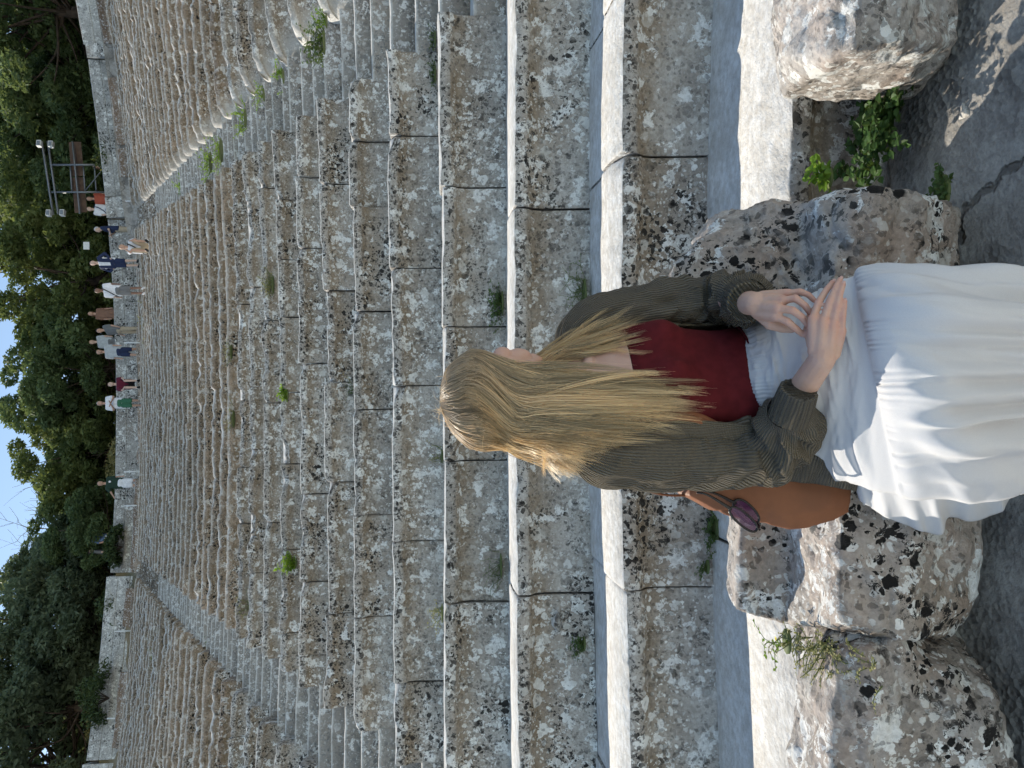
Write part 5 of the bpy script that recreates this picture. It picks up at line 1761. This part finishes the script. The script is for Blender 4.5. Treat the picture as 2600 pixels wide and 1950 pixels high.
for y, x0, x1, lab in ((137, 258, 284, 'slim white rope post near the right edge'), (292, 286, 306, 'slim white rope post in front of the long brown bench at right'),
                       (417, 305, 338, 'slim white rope post right of the right-hand stairway'), (511, 321, 376, 'slim white rope post at the head of the right-hand stairway'),
                       (870, 317, 361, 'slim white rope post between the walking men'), (1197, 317, 359, 'slim white rope post right of the dark green T-shirt'),
                       (1283, 316, 362, 'slim white rope post left of the dark green T-shirt'), (1601, 292, 341, 'slim white rope post left of the left-hand stairway'),
                       (1822, 274, 317, 'slim white rope post near the left edge')):
    post(y, x0, x1, 29.0 if x1 > 300 else 28.6, lab)

# ---- lighting scaffold among the trees
STEEL = plain('galvanised_steel', (0.20, 0.21, 0.22), .45, .1, 20, .6)
LAMPM = plain('white_lamp_housing', (0.78, 0.78, 0.76), .5)
BOARD = plain('dark_timber', (0.10, 0.06, 0.04), .8, .3, 6)
SC = thing('lighting_scaffold', stand_at(270, 455, 32.7), 'steel pipe scaffold with four white floodlights and dark boards under the trees', 'scaffold')
S = lambda zx, zy, Y=35.0: stand_at(zx / 2.552, zy / 2.552, Y - 2.3)
for a, b, r in (((272, 918), (345, 1390), .05), ((310, 915), (378, 1388), .05), ((470, 918), (518, 1385), .04)):
    V, F, _ = bar(S(*a), S(*b), r, 8); obj('rail', V, F, STEEL, SC)
for a, b in (((325, 1068), (690, 1068)), ((335, 1245), (700, 1245))):
    V, F, _ = bar(S(*a), S(*b), .045, 8); obj('pole', V, F, STEEL, SC)
for zx in (455, 540, 612):
    V, F, _ = bar(S(zx, 1068, 35.1), S(zx + 12, 1245, 35.1), .035, 8); obj('cross_bar', V, F, STEEL, SC)
V, F, _ = bar(S(690, 1068, 35.05), S(545, 1245, 35.05), .025, 6); obj('brace', V, F, STEEL, SC)
for y0, y1 in ((920, 1150), (1150, 1385)):
    P = [S(485 + (y0 - 920) * .085, y0, 35.2), S(485 + (y1 - 920) * .085, y1 - 8, 35.2)]
    V, F, _ = tube(np.array(P), .26, 4, .04, up=(0, 0, 1)); obj('board', V, F, BOARD, SC, smooth=False)
for zx, zy in ((256, 932), (332, 936), (317, 1382), (406, 1380)):
    c = S(zx, zy, 34.9)
    V, F = box(c, (.26, .18, .18), .2); l = obj('floodlight', V, F, LAMPM, SC, smooth=False)
    V, F = box(c + np.array([0.01, -.10, -.0]), (.20, .02, .13), .2); obj('lamp_glass', V, F, STEEL, l, smooth=False)
# small white notice on a tree
nb = thing('notice', S(560, 1590, 36.0), 'small white notice hanging in the shade between the tree trunks', 'sign')
V, F = box(S(560, 1592, 36.0), (.34, .03, .26)); obj('panel', V, F, LAMPM, nb, smooth=False)

# ================================================================== trees on the hill behind
BARK = plain('pine_bark', (0.075, 0.055, 0.042), .95, .35, 5, bump=.6, bscale=14)
NEEDLE = leafy('pine_foliage', (0.072, 0.118, 0.062), (0.13, 0.18, 0.078), .45, .55, .6)
NEEDLE2 = leafy('olive_foliage', (0.075, 0.110, 0.045), (0.150, 0.185, 0.065), .45, .55, .6)
def tree_mesh(seed, H_, W_, trunk_h, nclump, nleaf, leaf, lean=0.0, flat=.62):
    rs = np.random.default_rng(seed)
    limbs, leaves = MB(), MB()
    top = np.array([lean * H_, rs.normal(0, .2), trunk_h])
    tp = resample([np.zeros(3), np.array([lean * H_ * .3, 0, trunk_h * .5]), top], 10)
    limbs.add(*tube(tp, np.linspace(.24, .15, 10) * H_ / 8, 8))
    cl = []
    for i in range(nclump):
        a = rs.uniform(0, 2 * np.pi); r = W_ * math.sqrt(rs.uniform(.02, 1))
        zt_ = trunk_h + (H_ - trunk_h) * (rs.uniform(-.28, 1.0) * (1 - (r / W_) ** 2 * .75))
        cl.append(np.array([top[0] + r * math.cos(a), r * math.sin(a), zt_]))
    for i, c in enumerate(cl):
        if i % 3 == 0:
            b0 = tp[-1 - rs.integers(0, 4)]
            m_ = b0 + (c - b0) * .5 + np.array([0, 0, -.25]) + rs.normal(0, .18, 3)
            limbs.add(*tube(resample([b0, m_, c], 8), np.linspace(.055, .015, 8) * H_ / 8, 5))
    cl = np.array(cl)
    sizes = rs.uniform(.5, 1.15, nclump) * W_ * .245
    V, F = [], []
    k = 0
    for c, s in zip(cl, sizes):
        n = int(nleaf * (s / (W_ * .27)) ** 1.5)
        d = rs.normal(0, 1, (n, 3)); d /= np.linalg.norm(d, axis=1)[:, None]
        rr = rs.uniform(.45, 1.05, (n, 1)) ** .6
        p = c + d * rr * s * np.array([1, 1, flat])
        q = rs.normal(0, 1, (n, 3)); q[:, 2] *= .6; q /= np.linalg.norm(q, axis=1)[:, None]
        t = np.cross(q, rs.normal(0, 1, (n, 3))); t /= np.maximum(np.linalg.norm(t, axis=1), 1e-6)[:, None]
        L = leaf * rs.uniform(.6, 1.4, (n, 1))
        tri = np.stack([p - t * L * .32, p + q * L, p + t * L * .32, p - q * L * .6], 1)
        V.append(tri.reshape(-1, 3)); F.append(k + np.arange(n * 4).reshape(n, 4)); k += n * 4
    return limbs.arrays(), np.concatenate(V), np.concatenate(F)


NEEDLE3 = leafy('hazy_pine_foliage', (0.095, 0.135, 0.095), (0.150, 0.195, 0.125), .45, .55, .6)  # left-hand trees: distance haze mixed into the leaf colour
PROTO = []
def tree(proto, base, rz, sc, label, mat):
    (lv, lf), fv, ff = PROTO[proto]['d']
    root = thing('pine_tree', base, label, 'tree', 'trees behind the theatre')
    root.rotation_euler = (0, 0, rz); root.scale = (sc, sc, sc)
    pr = PROTO[proto]
    if 'tm' not in pr:
        pr['tm'] = mesh_data('trunk', lv, lf, BARK)
        pr['cm'] = {}
    if mat.name not in pr['cm']: pr['cm'][mat.name] = mesh_data('crown', fv, ff, mat, smooth=False)
    for nm, me in (('trunk', pr['tm']), ('crown', pr['cm'][mat.name])):
        o = bpy.data.objects.new(nm, me); COL.objects.link(o); o.parent = root
    return root


PROTO.append({'d': tree_mesh(1, 8.5, 3.9, 2.5, 64, 620, .165)})
PROTO.append({'d': tree_mesh(2, 9.5, 3.4, 2.6, 64, 620, .165, .06)})
PROTO.append({'d': tree_mesh(3, 7.0, 3.3, 1.9, 58, 620, .16, -.05)})
PROTO.append({'d': tree_mesh(4, 11.0, 4.2, 2.8, 80, 600, .17, .03)})


def ground_z(R):
    top = ZK(NROW)
    if R < 47: return top + 1.75 + max(0, R - RK(NROW) - 3) * .30
    return top + 1.75 + (47 - RK(NROW) - 3) * .30 + min((R - 47) * .06, 4)


TREES = [  # photo column (disp y), ring radius, proto, scale, label, material
    (25, 48, 3, 1.0, 'tall dark pine at the right edge, its crown running off the top', 0), (150, 51, 3, 1.05, 'big dark pine right of the lighting scaffold', 0),
    (265, 53, 1, 1.25, 'pine directly behind the lighting scaffold', 0), (395, 52, 3, 1.05, 'sun-flecked pine left of the lighting scaffold', 1),
    (490, 51, 3, .92, 'dark pine behind the navy polo shirt', 0), (590, 47, 1, .98, 'olive-green tree above the visitors in white shirts', 1),
    (665, 50, 0, .86, 'leafy tree with a sunlit left flank above the walking men', 1), (785, 46, 2, .88, 'rounded pine above the grey-shirted walkers', 0),
    (880, 48, 2, .96, 'rounded dark pine above the maroon-shirted sitter', 0), (985, 46, 2, .86, 'wide pine with a forked trunk above the middle of the wall', 1),
    (1060, 48, 2, .80, 'lower pine beside the gap of open sky', 0), (1160, 45, 2, .64, 'low dark pine below the bare-branched tree', 0),
    (1250, 48, 2, .98, 'dark pine above the left-hand stairway head', 0), (1340, 47, 0, .90, 'dense pine left of the left-hand stairway head', 0),
    (1440, 48, 3, .88, 'tall dense pine with a thick leaning trunk at left', 0), (1540, 46, 0, 1.05, 'broad shaded pine near the left edge', 0),
    (1650, 47, 3, .92, 'dark pine at the left edge', 0),
    (90, 60, 3, 1.1, 'farther pine showing between crowns at the right edge', 1), (540, 62, 3, .9, 'farther pine glimpsed between the trunks above the white shirts', 1),
    (1400, 60, 0, 1.0, 'farther pine glimpsed behind the left-hand stairway trees', 1)]
rs = np.random.default_rng(77)
for dy, R, pi_, sc, lab, mt in TREES:
    d = ray(0, dy); d = d[:2] / np.linalg.norm(d[:2])
    o = -np.array([CX, CY]); b_ = o @ d; t = -b_ + math.sqrt(b_ * b_ - o @ o + R * R)
    p = d * t
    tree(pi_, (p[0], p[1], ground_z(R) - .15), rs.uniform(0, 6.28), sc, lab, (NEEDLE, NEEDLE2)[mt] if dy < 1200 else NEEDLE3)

# dry bushes under the trees, beyond the wall
BUSH = leafy('dry_bush_leaf', (0.16, 0.15, 0.06), (0.24, 0.21, 0.09), .3, 1.0)
BUSHD = leafy('dark_bush_leaf', (0.03, 0.05, 0.018), (0.055, 0.08, 0.03), .3, 1.0)
for i, (dy, R, s, m_, lab) in enumerate([(318, 43, .75, BUSHD, 'rounded green shrub beside the lighting scaffold'), (990, 44, 1.0, BUSH, 'sunlit straw-coloured bush beyond the wall in the middle'),
                                        (1190, 42, .6, BUSHD, 'dark low bush right of the two far-left visitors'), (1330, 43, .9, BUSHD, 'dark bush behind the wall at left'), (1520, 42, 1.0, BUSHD, 'dark bush behind the wall near the left edge'), (1590, 46, 1.1, BUSH, 'tan dry bush glimpsed among the left trees')]):
    d = ray(0, dy); d = d[:2] / np.linalg.norm(d[:2]); o = -np.array([CX, CY]); b_ = o @ d; t = -b_ + math.sqrt(b_ * b_ - o @ o + R * R)
    p = np.array([*(d * t), ground_z(R)])
    rr = np.random.default_rng(300 + i)
    n = 1600
    dd = rr.normal(0, 1, (n, 3)); dd /= np.linalg.norm(dd, axis=1)[:, None]; dd[:, 2] = abs(dd[:, 2])
    c = p + dd * rr.uniform(.3, 1, (n, 1)) ** .5 * np.array([1.3, 1.0, 1.0]) * s * (1 + .35 * vnoise(dd * 2.2, i)[:, None])
    q = rr.normal(0, 1, (n, 3)); t_ = np.cross(q, rr.normal(0, 1, (n, 3)))
    q /= np.linalg.norm(q, axis=1)[:, None]; t_ /= np.linalg.norm(t_, axis=1)[:, None]
    V = np.stack([c - t_ * .035, c + q * .12, c + t_ * .035, c - q * .07], 1).reshape(-1, 3)
    root = thing('shrub', p, lab, 'shrub', 'shrubs behind the wall')
    obj('foliage', V, np.arange(n * 4).reshape(n, 4), m_, root, smooth=False)
    st = MB()
    for k in range(7):
        a = rr.uniform(0, 6.28); st.add(*tube(np.array([p - [0, 0, .1], p + np.array([math.cos(a) * .4, math.sin(a) * .4, .55]) * s]), [.03, .01], 5))
    st.build('stem', BARK, root)

# bare-branched tree against the open sky
d = ray(0, 1160); d = d[:2] / np.linalg.norm(d[:2]); R = 62
o = -np.array([CX, CY]); b_ = o @ d; t = -b_ + math.sqrt(b_ * b_ - o @ o + R * R)
BB = thing('bare_tree', (*(d * t), ground_z(R)), 'bare-branched greyish tree against the open sky', 'tree')
rr = np.random.default_rng(9)
mb = MB()
def grow(p, dr, L, r, n):
    P = [p]
    for i in range(4):
        dr = unit(dr + rr.normal(0, .13, 3)); P.append(P[-1] + dr * L / 4)
    mb.add(*tube(np.array(P), np.linspace(r, r * .6, 5), 4))
    if n:
        for q in range(rr.integers(2, 5)):
            grow(P[rr.integers(2, 5)], unit(dr + rr.normal(0, .5, 3) + np.array([0, 0, .15])), L * rr.uniform(.55, .8), r * .55, n - 1)
base = np.array([*(d * t), ground_z(R)])
grow(base, np.array([0, 0, 1.]), 6.0, .16, 0)
for q in range(9): grow(base + np.array([0, 0, 4.0 + q * .25]), unit(np.array([rr.normal(0, .8), rr.normal(0, .8), 1.1])), 4.2, .07, 3)
mb.build('branches', plain('grey_twig', (0.20, 0.17, 0.15), .9), BB)
bpy.context.view_layer.update()
